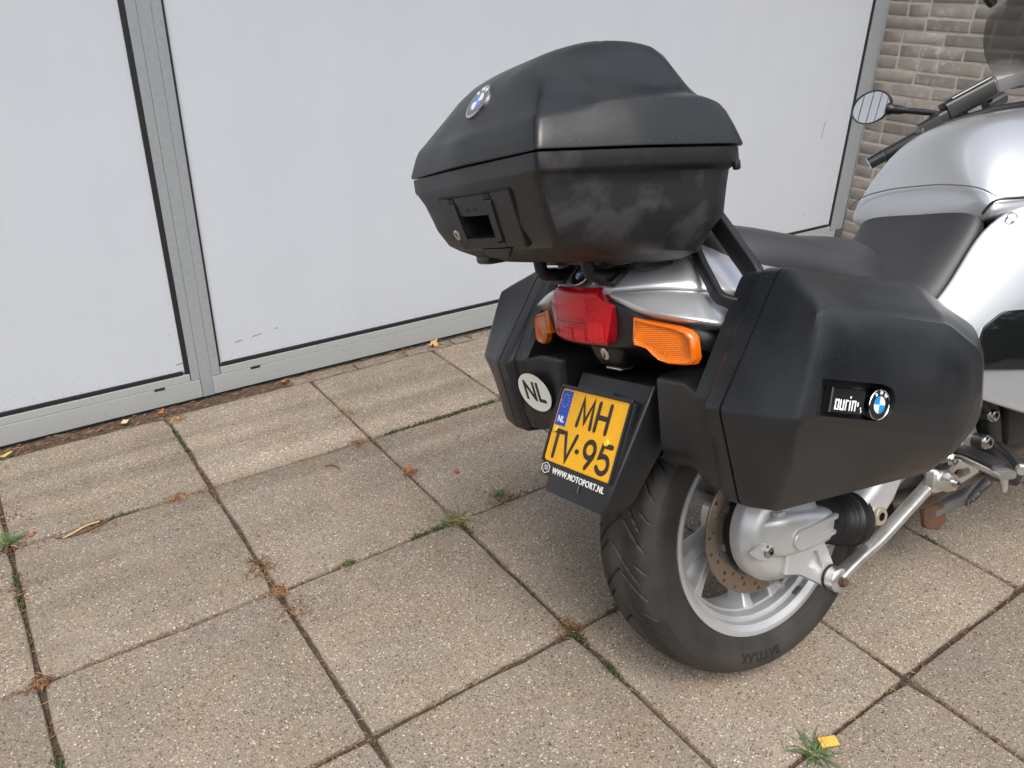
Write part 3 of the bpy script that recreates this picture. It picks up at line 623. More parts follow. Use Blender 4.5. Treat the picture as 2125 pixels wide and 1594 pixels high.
roundel(mb, bl + bn * .0008, LA, Vector((bn.z, 0, -bn.x)), bn, .0300, th=.0016); mb.build('emblem', tc)
# hinge lug and small feet below
mb = MB(); mb.add(*rbox(L3(-.190, .2465, 1.020), (.012, .008, .016), .003), 'trim_black'); mb.build('hinge', tc)
for (x, l, u, sx_, sl) in ((-.425, -.125, .917, .05, .05), (-.27, .125, .885, .07, .03), (-.25, -.12, .884, .07, .04)):
    mb = MB(); mb.add(*rbox(L3(x, l, u), (sx_, sl, .022), .006), 'trim_black'); mb.build('foot', tc)
mb = MB(); mb.add(*prism([(-.045, 0), (.055, 0), (.035, -.016), (-.028, -.016)], onrear(0, -.048, -.004), LA, tb, tn, .006, .001), 'trim_black'); mb.build('release_tab', tc)

# ------------------------------------------------------------------ carrier: mounts and struts below the case
car = MB()
for s in (-1, 1):
    car.add(*tube(catmull([L3(-.362, s * .074, .925), L3(-.360, s * .074, .886), L3(-.350, s * .074, .874), L3(-.300, s * .074, .866)], 4), .0115, 12), 'rubber')
    # long grab bar and short brace
    car.add(*bar(catmull([L3(-.150, s * .115, .970), L3(-.148, s * .150, .938), L3(-.157, s * .200, .892), L3(-.166, s * .245, .850), L3(-.172, s * .268, .81)], 6), .034, .016, XA, .004), 'trim_black')
    car.add(*bar(catmull([L3(-.18, s * .125, .915), L3(-.200, s * .158, .884), L3(-.226, s * .210, .848), L3(-.239, s * .240, .827), L3(-.235, s * .256, .818), L3(-.222, s * .274, .812)], 6), .021, .013, XA, .004), 'trim_black')
car.add(*rbox(L3(-.26, 0, .897), (.16, .26, .018), .006), 'trim_black')
car.build('luggage_carrier', bike)
for s in (-1, 1):
    mb = MB(); mb.add(*rbox(L3(-.312, s * .073, .866), (.040, .044, .012), .004, Matrix.Rotation(R(-32), 3, 'Y')), 'rubber'); mb.build('mount_pad', bike)

# ------------------------------------------------------------------ PANNIERS
P0 = [(-.338, .682, .018), (-.201, .867, .028), (.095, .799, .09), (.232, .710, .07), (.212, .535, .07), (.085, .472, .09), (-.312, .526, .02)]
P1 = [(-.327, .681, .016), (-.223, .846, .022), (.060, .778, .09), (.206, .702, .07), (.190, .545, .07), (.065, .489, .08), (-.306, .530, .02)]
P15 = [(-.319, .680, .014), (-.238, .832, .018), (.038, .764, .08), (.156, .692, .06), (.148, .565, .06), (.060, .522, .06), (-.300, .606, .016)]
P2 = [(-.313, .6785, .010), (-.249, .822, .014), (.020, .752, .07), (.112, .690, .05), (.105, .600, .04), (.055, .553, .04), (-.306, .6665, .006)]
P25 = [(-.310, .6790, .010), (-.2465, .8195, .014), (.017, .7495, .07), (.105, .688, .05), (.098, .604, .04), (.048, .561, .04), (-.303, .6715, .006)]
P3 = [(-.300, .6812, .010), (-.2395, .8120, .014), (.010, .7425, .07), (.083, .684, .05), (.078, .612, .04), (.032, .573, .04), (-.293, .6765, .006)]
def psec(P, l, s):
    crown = .006 * smooth(.40, .45, l)          # the outer face leans in towards its top edge
    return [L3(q.x, s * (l - crown * max(0, (q.y - .685) / .135) ** 2), q.y) for q in rpoly(P, 5, 4)]
def shrink(P, d): cx, cu = -.04, .67; return [(x + (cx - x) * d / .28, u + (cu - u) * d / .17, r) for x, u, r in P]
PB = [(-.322, .690, .018), (-.205, .862, .03), (.095, .792, .09), (.222, .70, .07), (.20, .54, .07), (.085, .477, .09), (-.305, .535, .02)]
def pannier(s):
    side = 'right' if s > 0 else 'left'
    mb = MB()
    mb.add(*loft([psec(shrink(PB, .010), .252, s), psec(PB, .262, s), psec(PB, .291, s), psec(mixc(PB, P0, .8), .296, s), psec(P0, .300, s), psec(P0, .3275, s)]), 'case_black')
    low = [(-.300, .700, .010), (-.16, .715, .02), (.05, .69, .05), (.12, .58, .05), (.03, .515, .05), (-.290, .545, .03), (-.303, .580, .02)]
    lo2 = [(-.314, .693, .010), (-.17, .715, .02), (.06, .70, .05), (.14, .58, .05), (.04, .50, .05), (-.300, .535, .02), (-.312, .570, .02)]
    mb.add(*loft([psec(shrink(low, .012), .142, s), psec(low, .149, s), psec(low, .215, s), psec(lo2, .250, s), psec(lo2, .290, s)]), 'case_black')
    pan = mb.build('pannier', bike, 34)
    pan['label'] = 'black hard pannier on the %s side' % side
    mb = MB(); mb.add(*loft([psec(shrink(P0, .004), .3268, s), psec(shrink(P0, .004), .3322, s)], False, False), 'deep_black'); mb.build('seam_seal', pan)
    mb = MB(); mb.add(*loft([psec(shrink(P0, .001), .3312, s), psec(P0, .3325, s), psec(P0, .340, s), psec(mixc(P0, P1, .5), .362, s), psec(P1, .385, s), psec(mixc(P1, P15, .5), .4025, s), psec(P15, .420, s), psec(mixc(P15, P2, .5), .4305, s), psec(P2, .441, s), psec(P25, .4475, s), psec(P3, .4500, s), psec(shrink(P3, .025), .4525, s), psec(shrink(P3, .055), .4550, s), psec(shrink(P3, .09), .4568, s), psec(shrink(P3, .12), .4575, s)]), 'case_black')
    plid = mb.build('pannier_lid', pan, 26)
    # emblem pocket just above the lower ridge
    dirx = Vector((.955, 0, -.297)); diru = Vector((.297, 0, .955)); po = L3(-.20, s * .447, .678)
    if s > 0:
        pk = [(-.080, -.022), (.050, -.022)] + arc(.050, .0045, .0265, .0265, -90, 60, 8)[1:] + [(.045, .031), (-.076, .028)]
        mc = MB(); mc.add(*prism(pk, po - LA * .012, dirx, diru, LA, .05), 'deep_black'); boolean(plid, mc.build('cutter', bike))
        pb = MB()
        pb.add(*prism([(-.0505, -.016), (.020, -.016), (.020, .0185), (-.0505, .0185)], po - LA * .010, dirx, diru, LA, .0125, .0015), 'gloss_black')
        bz = po + LA * .0027
        # remains of the worn lettering
        def letter(pts, x0, closed=False): pb.add(*place(stroke([(x0 + px_, py_) for px_, py_ in pts], .0026, .0005, closed), bz, dirx, diru, LA), 'print_white')
        w_, h_ = .0062, .0125; y0 = -.0105
        letter([(0, y0), (w_, y0), (w_, y0 + h_), (0, y0 + h_)], -.041, True)
        letter([(0, y0 + h_), (0, y0), (w_, y0), (w_, y0 + h_)], -.0305)
        letter([(0, y0), (0, y0 + h_), (.004, y0 + h_)], -.0195)
        letter([(0, y0), (0, y0 + h_)], -.0110); letter([(0, y0 + h_ + .0045), (0, y0 + h_ + .0055)], -.0110)
        letter([(0, y0), (0, y0 + h_), (w_, y0 + h_), (w_, y0)], -.0055)
        letter([(0, y0 + .007), (0, y0 + .011)], .0060)
        for (sx_, sy_) in ((.0125, -.0085), (.0140, -.0125)): letter([(0, 0), (.0004, .0016)], sx_) if 0 else pb.add(*place(stroke([(sx_, sy_), (sx_ + .0006, sy_ + .003)], .0014, .0005), bz, dirx, diru, LA), 'print_white')
        pb.build('name_badge', plid)
        pb = MB(); roundel(pb, po - LA * .006 + dirx * .0515 + diru * .0015, dirx, diru, LA, .0235, 'badge_sky', th=.0095); pb.build('emblem', plid)
        for (x, u, ln, an) in ((-.115, .540, .05, .12), (-.09, .532, .04, .1), (.02, .574, .03, -.15), (-.28, .59, .012, .6)):
            sm = MB(); c_ = L3(x, 0, u)
    return pan
panR = pannier(1); panL = pannier(-1)
# NL country sticker on the left pannier's rear face
na = (L3(-.295, -.186, .622) - L3(-.311, -.286, .629)).normalized(); nb_ = (L3(-.309, -.238, .667) - L3(-.297, -.232, .584)).normalized(); nn = na.cross(nb_) * 1
if nn.x > 0: nn = -nn
nn.normalize(); ncen = L3(-.307, -.2265, .627) + nn * .0105
mb = MB(); mb.add(*prism([(.049 * math.cos(t), .041 * math.sin(t)) for t in (2 * math.pi * i / 40 for i in range(40))], ncen, na, nb_, nn, .0012), 'sticker_white')
mb.add(*place(text_mesh('NL', .058, .0003, .0012, 1.0, .86), ncen + nn * .0017, na, nb_, nn), 'plate_ink'); mb.build('country_sticker', panL)

# ------------------------------------------------------------------ TAIL
def half_sections(secs, m, name, parent, sub=2, closed=True, angle=180):
    """secs: list of (x, [(l,u)... from top centre outward and down]); mirrored to a full section"""
    rings = []
    for x, pts in secs:
        full = [L3(x if not isinstance(x, (list, tuple)) else x[i], -l, u) for i, (l, u) in list(enumerate(pts))[::-1] if l > 1e-6] + [L3(x if not isinstance(x, (list, tuple)) else x[i], l, u) for i, (l, u) in enumerate(pts)]
        rings.append(full)
    V, Fc = loft(rings) if closed else grid(rings)
    o = raw(name, V, Fc, m, parent, True, angle)
    if sub: md = o.modifiers.new('sub', 'SUBSURF'); md.levels = sub; md.render_levels = sub
    return o
# upper silver cowl with the badge, and the lower flared flank panel, split by a shut line
up_secs = [(-.330, [(0, .850), (.045, .850), (.066, .849), (.070, .845), (.066, .835), (.0, .835)]),
           (-.326, [(0, .858), (.050, .857), (.076, .853), (.084, .846), (.080, .836), (.0, .836)]),
           (-.300, [(0, .886), (.060, .882), (.100, .868), (.118, .846), (.112, .834), (.0, .834)]),
           (-.260, [(0, .902), (.075, .898), (.125, .880), (.160, .844), (.155, .830), (.0, .83)]),
           (-.205, [(0, .910), (.085, .906), (.140, .886), (.197, .830), (.192, .815), (.0, .815)]),
           (-.120, [(0, .908), (.095, .902), (.150, .878), (.225, .812), (.220, .79), (.0, .79)]),
           (0.00, [(0, .880), (.10, .872), (.150, .850), (.240, .785), (.235, .76), (.0, .76)]),
           (.13, [(0, .85), (.10, .845), (.150, .825), (.240, .76), (.235, .73), (.0, .73)])]
tail = half_sections(up_secs, 'silver_paint', 'tail_cowl', bike)
low_secs = [([-.334, -.330, -.322, -.322, -.318], [(.072, .8425), (.094, .834), (.130, .8165), (.128, .810), (.060, .82)]),
            ([-.322, -.320, -.316, -.312, -.300], [(.090, .8415), (.120, .835), (.170, .811), (.168, .803), (.080, .80)]),
            ([-.302, -.302, -.300, -.296, -.28], [(.117, .8415), (.155, .833), (.212, .803), (.210, .794), (.10, .78)]),
            ([-.262, -.264, -.272, -.268, -.25], [(.160, .8395), (.200, .829), (.246, .795), (.244, .782), (.12, .76)]),
            ([-.205, -.207, -.235, -.232, -.21], [(.197, .8255), (.228, .816), (.260, .782), (.258, .768), (.14, .75)]),
            (-.14, [(.220, .806), (.236, .795), (.258, .768), (.256, .755), (.14, .74)])]
for s in (-1, 1):
    rings = []
    for x, pts in low_secs:
        pp = [L3(x[i] if isinstance(x, list) else x, s * l, u) for i, (l, u) in enumerate(pts)]
        rings.append([pp[0], pp[0].lerp(pp[1], .08), pp[1], pp[2].lerp(pp[1], .08), pp[2], pp[3], pp[4], pp[4].lerp(pp[0], .9)])
    o = raw('flank_panel', *loft(rings), 'silver_paint', tail); md = o.modifiers.new('sub', 'SUBSURF'); md.levels = 2; md.render_levels = 2
mb = MB(); bn = Vector((-.72, 0, .69)).normalized(); roundel(mb, L3(-.3225, 0, .8715) + bn * .0005, LA, Vector((.69, 0, .72)), bn, .0255, th=.0025); mb.build('emblem', tail)
# black under-tail housing that carries lamp, indicators and lock
hs_secs = [([-.338, -.335, -.325, -.318, -.322, -.325], [(0, .838), (.097, .831), (.128, .812), (.135, .762), (.09, .747), (0, .745)]),
           ([-.332, -.331, -.322, -.314, -.316, -.32], [(0, .838), (.098, .832), (.132, .812), (.138, .762), (.10, .745), (0, .742)]),
           ([-.300, -.300, -.300, -.285, -.285, -.28], [(0, .835), (.09, .828), (.175, .806), (.195, .752), (.13, .735), (0, .730)]),
           ([-.26, -.26, -.265, -.262, -.255, -.25], [(0, .83), (.10, .825), (.222, .795), (.236, .738), (.15, .715), (0, .708)]),
           ([-.20, -.20, -.225, -.225, -.20, -.20], [(0, .82), (.11, .815), (.252, .775), (.252, .722), (.16, .700), (0, .695)]),
           (-.10, [(0, .80), (.12, .79), (.25, .75), (.25, .70), (.18, .68), (0, .68)]), (.05, [(0, .78), (.12, .77), (.24, .72), (.24, .66), (.18, .64), (0, .64)])]
half_sections(hs_secs, 'trim_black', 'tail_housing', bike, 1, True, 50)
# lock pod
mb = MB(); rg = []
for u, w, x0, x1 in ((.760, .052, -.296, -.18), (.735, .050, -.294, -.18), (.715, .043, -.290, -.18), (.700, .034, -.284, -.18), (.694, .026, -.276, -.19)):
    rg.append([L3(q.x, q.y, u) for q in rpoly([(x0, -w, .015), (x0, w, .015), (x1, w, .015), (x1, -w, .015)], 4)])
mb.add(*loft(rg), 'trim_black'); pod = mb.build('lock_pod', bike, 50)
mb = MB(); mb.add(*lathe([(-.004, .0115), (.0022, .0115), (.003, .010), (.003, .0)], L3(-.2925, .002, .7235), L3(-.97, 0, -.2), 24), 'worn_alloy'); mb.add(*box(L3(-.2957, .002, .7228), (.0012, .002, .012)), 'deep_black'); mb.build('lock', pod)
mb = MB(); mb.add(*rbox(L3(-.262, .0, .6925), (.030, .046, .004), .0015), 'worn_alloy'); mb.build('release_plate', pod)

# tail lamp: domed red lens with the inner cell pattern
def lamp_w(u): return interp(u, [(.752, .068), (.758, .0755), (.790, .0865), (.812, .0925), (.8205, .0945), (.8235, .090), (.829, .079), (.838, .069), (.851, .064)])
def lamp_x(l, u): return -.333 - .020 * (1 - (l / .098) ** 2) + .020 * max(0, (.765 - u) / .013) ** 2 * .5 + .012 * max(0, (u - .84) / .011) ** 2
us = [.752 + .099 * i / 30 for i in range(31)]
rows = [[L3(lamp_x(l, u), l, u) for l in (lamp_w(u) * (-1 + 2 * j / 24) for j in range(25))] for u in us]
mb = MB(); mb.add(*grid(rows), 'red_lens')
per = [r[0] for r in rows] + rows[-1][1:-1] + [r[-1] for r in rows[::-1]] + rows[0][1:-1][::-1]
mb.add(*loft([per, [p + XA * .045 for p in per]], False, False), 'red_lens_dark')
lamp = mb.build('tail_lamp', bike, 60)
def lens_cell(name, l0, l1, u0, u1, m, z=.0008, r=.003):
    p = rpoly([(l0, u0, r), (l1, u0, r), (l1, u1, r), (l0, u1, r)], 3, 5)
    front = [L3(lamp_x(q.x, q.y) - z, q.x, q.y) for q in p]; mbx = MB(); c = [L3(lamp_x((l0 + l1) / 2, (u0 + u1) / 2) - z, (l0 + l1) / 2, (u0 + u1) / 2)]
    n = len(front); mid = [a.lerp(c[0], .5) for a in front]; mid = [L3(lamp_x(-v.y, v.z) - z, -v.y, v.z) for v in mid]
    mbx.add(front + mid + c, [(i, (i + 1) % n, n + (i + 1) % n, n + i) for i in range(n)] + [(n + i, n + (i + 1) % n, 2 * n) for i in range(n)], m); return mbx.build(name, lamp, 180)
lens_cell('lamp_cell', -.046, .040, .802, .836, 'red_lens_bright'); lens_cell('lamp_cell', -.040, -.006, .759, .781, 'red_lens_bright', .0010); lens_cell('lamp_cell', .002, .030, .758, .782, 'red_lens_bright', .0010)
lens_cell('lamp_cell', .038, .074, .758, .793, 'red_lens_bright', .0010); lens_cell('lamp_divider', -.082, .070, .7885, .7915, 'red_lens_dark', .0012, .001)
lens_cell('lamp_divider', -.064, -.061, .757, .842, 'red_lens_dark', .0012, .001)

# indicators
for s in (-1, 1):
    pol = [(.131, .802), (.150, .797), (.205, .787), (.226, .780), (.2345, .770), (.2365, .738), (.231, .7275), (.215, .7260), (.190, .7265), (.172, .7315), (.160, .741), (.150, .751), (.138, .7545), (.1265, .7570), (.1255, .766)]
    def ix(l): return -.325 + .30 * max(0, l - .125)
    cl, cu = .182, .762
    rgs = []
    for k, dz in ((1.0, .013), (1.0, .004), (.985, .0005), (.95, -.0015), (.90, -.002)):
        rgs.append([L3(ix(cl + (l - cl) * k) + dz + (.0 if dz < .01 else 0), s * (cl + (l - cl) * k), cu + (u - cu) * k) for l, u in pol])
    mb = MB(); mb.add(*loft(rgs, True, False), 'amber_rim'); ind = mb.build('indicator', bike, 50)
    rgs = [[L3(ix(cl + (l - cl) * k) + dz, s * (cl + (l - cl) * k), cu + (u - cu) * k) for l, u in pol] for k, dz in ((.90, -.0019), (.88, -.0004), (.55, -.0012), (.2, -.0016))]
    mb = MB(); mb.add(*loft(rgs, False, True), 'amber_lens'); mb.build('indicator_lens', ind, 180)

# ------------------------------------------------------------------ PLATE CARRIER, PLATE
fb = Vector((.522, 0, .853)); fn = Vector((-.853, 0, .522)); fo = L3(-.399, 0, .471)           # up along the flap / outward
def fl(l, b, z=0.): return fo + LA * l + fb * b + fn * z
mb = MB(); rg = []
for b, w, d0, d1 in ((-.002, .084, .052, .004), (.0, .090, .058, .0), (.012, .0955, .062, .0), (.10, .100, .080, .0), (.19, .106, .105, .0), (.236, .110, .13, .0), (.240, .104, .13, -.004)):
    rg.append([fl(q.x, b) + (XA * q.y) for q in rpoly([(-w, d1, .007), (w, d1, .007), (w + .006, d0, .004), (-w - .006, d0, .004)], 3)])
mb.add(*loft(rg), 'trim_black')
mb.add(*prism([(-.012, .018), (.012, .018), (.010, .032), (-.010, .032)], fl(0, 0, 0), LA, fb, fn, .004, .001), 'trim_black')
fen = mb.build('plate_carrier', bike, 40)
# inner mudguard over the tyre
mb = MB(); rg = []
for t in range(76, 141, 8):
    c = L3(.345 * math.cos(R(t)), 0, .318 + .345 * math.sin(R(t))); d = L3(math.cos(R(t)), 0, math.sin(R(t)))
    rg.append([c + LA * .095 - d * .05, c + LA * .098, c + LA * .07 + d * .012, c - LA * .07 + d * .012, c - LA * .098, c - LA * .095 - d * .05, c - LA * .088 - d * .05, c - LA * .07, c + LA * .07, c + LA * .088 - d * .05])
mb.add(*loft(rg), 'trim_black'); mb.build('mudguard', bike, 40)
# number plate: tilted a little flatter than the flap, in its dealer frame
pb_ = Vector((math.sin(.455), 0, math.cos(.455))); pn_ = Vector((-math.cos(.455), 0, math.sin(.455))); pc = L3(-.311 - .0715 * math.sin(.455), -.017, .648 - .0715 * math.cos(.455))
def plp(a, b, z=0.): return pc + LA * a + pb_ * b + pn_ * z
def prr(x0, x1, y0, y1, r): return [(q.x, q.y) for q in rpoly([(x0, y0, r), (x1, y0, r), (x1, y1, r), (x0, y1, r)], 4)]
mb = MB(); mb.add(*prism(prr(-.1105, .1105, -.1005, .0785, .010), plp(0, 0, -.012), LA, pb_, pn_, .010, .002), 'trim_black')
for q in ((-.1105, .1105, .0722, .0785), (-.1105, -.1052, -.074, .075), (.1052, .1105, -.074, .075)): mb.add(*prism(prr(*q, .0025), plp(0, 0, -.003), LA, pb_, pn_, .006, .001), 'trim_black')
mb.add(*prism(prr(-.060, .050, .0785, .0835, .002), plp(0, 0, -.012), LA, pb_, pn_, .012, .001), 'trim_black')
mb.add(*prism([(-.04, .05), (.06, .05), (.06, -.06), (-.04, -.06)], plp(0, 0, -.035), LA, pb_, pn_, .026), 'trim_black')
pfr = mb.build('plate_frame', bike, 40)
mb = MB(); mb.add(*place(text_mesh('WWW.MOTOPORT.NL', .0165, .0003, .00015, 1.05, .93), plp(.012, -.0870, -.0016), LA, pb_, pn_), 'print_white')
hx = [(.0125 * math.cos(R(a)) * 1.15, .0105 * math.sin(R(a))) for a in (90, 150, 210, 270, 330, 30)]
mb.add(*place(stroke([(h[0], h[1]) for h in hx], .0014, .0004, True), plp(-.0945, -.0862, -.0018), LA, pb_, pn_), 'print_white')
for yy in (-.003, .0005, .004): mb.add(*place(stroke([(-.007, yy - .001), (0, yy + .001), (.007, yy - .001)], .0011, .0004), plp(-.0945, -.0862, -.0018), LA, pb_, pn_), 'print_white')
mb.build('dealer_print', pfr)
mb = MB(); mb.add(*prism(prr(-.105, .105, -.0715, .0715, .008), plp(0, 0, -.002), LA, pb_, pn_, .0022, .0004), 'plate_yellow')
mb.add(*prism([(-.1042, -.0005), (-.0665, -.0005), (-.0665, .0706), (-.0985, .0706), (-.1028, .0685), (-.1042, .064)], plp(0, 0, .0002), LA, pb_, pn_, .0004), 'plate_blue')
rim = prr(-.1025, .1025, -.0690, .0690, .007); mb.add(*place(stroke(rim, .0022, .0008, True), plp(0, 0, .0001), LA, pb_, pn_), 'plate_yellow')
numpl = mb.build('number_plate', bike, 40)
SW, SH = .0094, .0012
def ch(paths, x, y, w, h):
    for pth in paths: lt.add(*place(stroke([(x + a * w, y + b * h) for a, b in pth], SW, SH), plp(0, 0, .0006), LA, pb_, pn_), 'plate_ink')
lt = MB(); Hh = .049; y1_ = .0095; y2_ = -.0600
ch([[(0, 0), (0.12, 1), (.5, .18), (.88, 1), (1, 0)]], -.0310, y1_, .0420, Hh)
ch([[(0, 0), (0, 1)], [(1, 0), (1, 1)], [(0, .5), (1, .5)]], .0250, y1_, .0330, Hh)
ch([[(0, 1), (1, 1)], [(.5, 1), (.5, 0)]], -.0960, y2_, .0320, Hh)
ch([[(0, 1), (.5, 0), (1, 1)]], -.0550, y2_, .0360, Hh)
ch([[(0, .46), (.3, .46)]], -.0095, y2_, .010, Hh)
ch([[(.5 + .5 * math.cos(R(a)), .68 + .30 * math.sin(R(a))) for a in range(0, 361, 24)], [(1, .68), (.92, .45), (.45, 0)]], .0130, y2_, .0310, Hh)
ch([[(.95, 1), (.22, 1), (.12, .55), (.45, .62)] + [(.48 + .50 * math.cos(R(a)), .31 + .31 * math.sin(R(a))) for a in range(70, -151, -20)]], .0570, y2_, .0330, Hh)
lt.build('plate_characters', numpl, 60)
lt = MB(); lt.add(*place(text_mesh('NL', .0165, .0002, .0004), plp(-.0850, .0115, .0008), LA, pb_, pn_), 'print_white')
for k in range(12): lt.add(*place(stroke([(.0105 * math.cos(R(30 * k)) - .0008, .0125 * math.sin(R(30 * k))), (.0105 * math.cos(R(30 * k)) + .0008, .0125 * math.sin(R(30 * k)))], .0016, .0003), plp(-.0850, .0480, .0007), LA, pb_, pn_), 'star_gold')
lt.build('country_band', numpl)
for (a, b) in ((-.0930, -.0085), (.0700, -.0055)):
    mb = MB(); mb.add(*lathe([(0, .0068), (.002, .0068), (.0034, .0058), (.0038, .003), (.0038, .0)], plp(a, b, .0002), pn_, 20), 'cap_yellow'); mb.build('screw_cap', numpl)

# ------------------------------------------------------------------ REAR WHEEL
WC = L3(0, 0, .318)
def wp(t, r, l): return L3(r * math.cos(t), l, .318 + r * math.sin(t))
# rim barrel
rimp = [(.073, .2165), (.0745, .2225), (.0735, .2270), (.0705, .2275), (.0690, .2240), (.0675, .2140), (.060, .2065), (.050, .2035), (.035, .1990), (.028, .1930), (.0, .1890), (-.028, .1930), (-.05, .2035), (-.0675, .2140), (-.069, .224), (-.0705, .2275), (-.0735, .2270), (-.0745, .2225), (-.073, .2165), (-.060, .1985), (-.030, .1850), (0, .1820), (.026, .1835), (.032, .1850), (.0345, .1890), (.049, .1945), (.052, .1990), (.0535, .2040), (.065, .2065), (.0675, .2105)]
mb = MB(); mb.add(*lathe(rimp, WC, LA, 128, True), 'wheel_silver')
rim_o = mb.build('rear_wheel', bike, 35)
# five twin-rib spokes
for k in range(5):
    a0 = R(132 + 72 * k); mb = MB(); rg = []
    for r_, da, w, h in ((.060, 0, .036, .055), (.090, .00, .034, .050), (.12, 0.0, .031, .046), (.15, 0, .032, .044), (.172, 0, .038, .048), (.188, 0, .050, .056)):
        rg.append([r_, da, w, h])
    for sgn in (-1, 1):
        rings = []
        for r_, da, w, h in rg:
            spread = .008 + .030 * smooth(.06, .19, r_); t = a0; rad = L3(math.cos(t), 0, math.sin(t)); tan = L3(-math.sin(t), 0, math.cos(t)); c = WC + rad * r_ + tan * sgn * spread - LA * (.012 - .02 * smooth(.1, .19, r_))
            rings.append([c + tan * q.x + LA * q.y for q in rpoly([(-w * .32, -h / 2, .005), (w * .32, -h / 2, .005), (w * .32, h / 2, .005), (-w * .32, h / 2, .005)], 3)])
        mb.add(*loft(rings), 'wheel_silver')
    # web between the ribs
    t = a0; rad = L3(math.cos(t), 0, math.sin(t)); tan = L3(-math.sin(t), 0, math.cos(t))
    mb.add(*loft([[WC + rad * r_ + tan * q[0] * (.008 + .03 * smooth(.06, .19, r_)) + LA * (q[1] - .022) for q in ((-1, -.006), (1, -.006), (1, .006), (-1, .006))] for r_ in (.06, .1, .13, .16, .186)]), 'wheel_silver')
    mb.build('spoke', rim_o, 45)
mb = MB(); mb.add(*lathe([(-.055, .0), (-.055, .05), (-.04, .066), (.03, .066), (.045, .07), (.045, .0)], WC, LA, 40), 'wheel_silver'); mb.build('hub', rim_o)
mb = MB(); mb.add(*rbox(wp(R(-62), .2065, .0555), (.022, .016, .010), .002, Matrix.Rotation(R(-28), 3, 'Y')), 'grey_tube'); mb.build('balance_weight', rim_o)
# tyre with carved tread
prof = catmull([(-.066, .2215, 0), (-.0735, .232, 0), (-.0830, .254, 0), (-.0865, .272, 0), (-.0840, .2860, 0), (-.0740, .2985, 0), (-.0560, .3095, 0), (-.0300, .3165, 0), (0, .3190, 0), (.0300, .3165, 0), (.0560, .3095, 0), (.0740, .2985, 0), (.0840, .2860, 0), (.0865, .272, 0), (.0830, .254, 0), (.0735, .232, 0), (.066, .2215, 0)], 8)
pr = np.array([(q[0], q[1]) for q in prof]); NT = 1100; M_ = len(pr); NP = 19
th = np.arange(NT) * 2 * np.pi / NT; L_, R_ = pr[:, 0], pr[:, 1]
TH, LL = np.meshgrid(th, L_, indexing='ij'); RR = np.tile(R_, (NT, 1))
dep = np.zeros_like(RR)
def grooves(side, ph, l0, l1, sweep, width, power):
    al = LL * side; tt = np.clip((al - l0) / (l1 - l0), 0, 1); line = sweep * tt ** power
    d = (TH * NP / (2 * np.pi) - ph - line) % 1.; d = np.minimum(d, 1 - d) * 2 * np.pi / NP * .315
    tap = np.minimum(1, np.minimum((al - l0) / .010, (l1 - al) / .014)); ok = (al > l0) & (al < l1)
    w = width * np.clip(tap, .0, 1)
    return np.where(ok & (d < w), .0050 * np.clip((w - d) / .0010, 0, 1), 0)
for side, o_ in ((1, 0.), (-1, .5)):
    dep = np.maximum(dep, grooves(side, o_, -.016, .064, .80, .0036, 1.25)); dep = np.maximum(dep, grooves(side, o_ + .52, .012, .074, .62, .0030, 1.1)); dep = np.maximum(dep, grooves(side, o_ + .30, .044, .078, .26, .0022, 1.0))
# sidewall rib
rib = np.exp(-((RR - .243) / .0022) ** 2) * .0007 + np.exp(-((RR - .290) / .003) ** 2) * .0008
RR2 = RR - dep; LL2 = LL + np.sign(LL) * rib
VX = RR2 * np.cos(TH); VZ = .318 + RR2 * np.sin(TH); V = np.stack([VX, -LL2, VZ], -1).reshape(-1, 3)
i_, j_ = np.meshgrid(np.arange(NT), np.arange(M_ - 1), indexing='ij'); k_ = (i_ + 1) % NT
Fq = np.stack([i_ * M_ + j_, i_ * M_ + j_ + 1, k_ * M_ + j_ + 1, k_ * M_ + j_], -1).reshape(-1, 4)
me = bpy.data.meshes.new('tyre'); me.from_pydata(V.tolist(), [], Fq.tolist()); me.materials.append(MATS['tyre_rubber']); me.shade_smooth(); me.set_sharp_from_angle(angle=R(40))
bm = bmesh.new(); bm.from_mesh(me); bmesh.ops.recalc_face_normals(bm, faces=bm.faces); bm.to_mesh(me); bm.free()
ty = link(bpy.data.objects.new('tyre', me), rim_o)
def side_text(txt, mid, size, name):
    Vt, Ft = text_mesh(txt, size, .0007, .0007, 1.08, .9); r0 = .2665
    def sidel(r_): return float(np.interp(r_, [.232, .254, .272, .286], [.0735, .0830, .0865, .0840]))
    # letters stand with their tops towards the tread edge, read from the bike's right
    out = [wp(R(mid) - v.x / r0, r0 + v.y, sidel(r0 + v.y) + .0011 + v.z) for v in Vt]
    mbx = MB(); mbx.add(out, Ft, 'tyre_letter'); mbx.build(name, rim_o, 30)
side_text('BATTLAX', -100, .026, 'maker_lettering'); side_text('BRIDGESTONE', -33, .026, 'maker_lettering')
# brake disc with drilled holes on its dark carrier
mb = MB(); mb.add(*lathe([(.053, .104), (.053, .142), (.0535, .1427), (.0575, .1427), (.058, .142), (.058, .104)], WC, LA, 96, True), 'disc_steel'); disc = mb.build('brake_disc', bike, 35)
mc = MB()
for k in range(24):
    for dr, da in ((.112, 0), (.123, .33), (.134, .62)):
        t = 2 * math.pi * (k + da) / 24
        if (k + int(dr * 1000)) % 3 == 0: continue
        mc.add(*lathe([(.045, .0001), (.045, .0042), (.066, .0042), (.066, .0001)], wp(t, dr, 0), LA, 10), 'deep_black')
boolean(disc, mc.build('cutter', bike))
mb = MB(); mb.add(*lathe([(.044, .085), (.052, .088), (.052, .1045), (.047, .1045), (.044, .1)], WC, LA, 48, True), 'grey_tube')
for k in range(8): mb.add(*lathe([(.048, .0001), (.048, .009), (.0605, .008), (.0605, .0001)], wp(R(45 * k + 10), .099, 0), LA, 14), 'grey_tube')
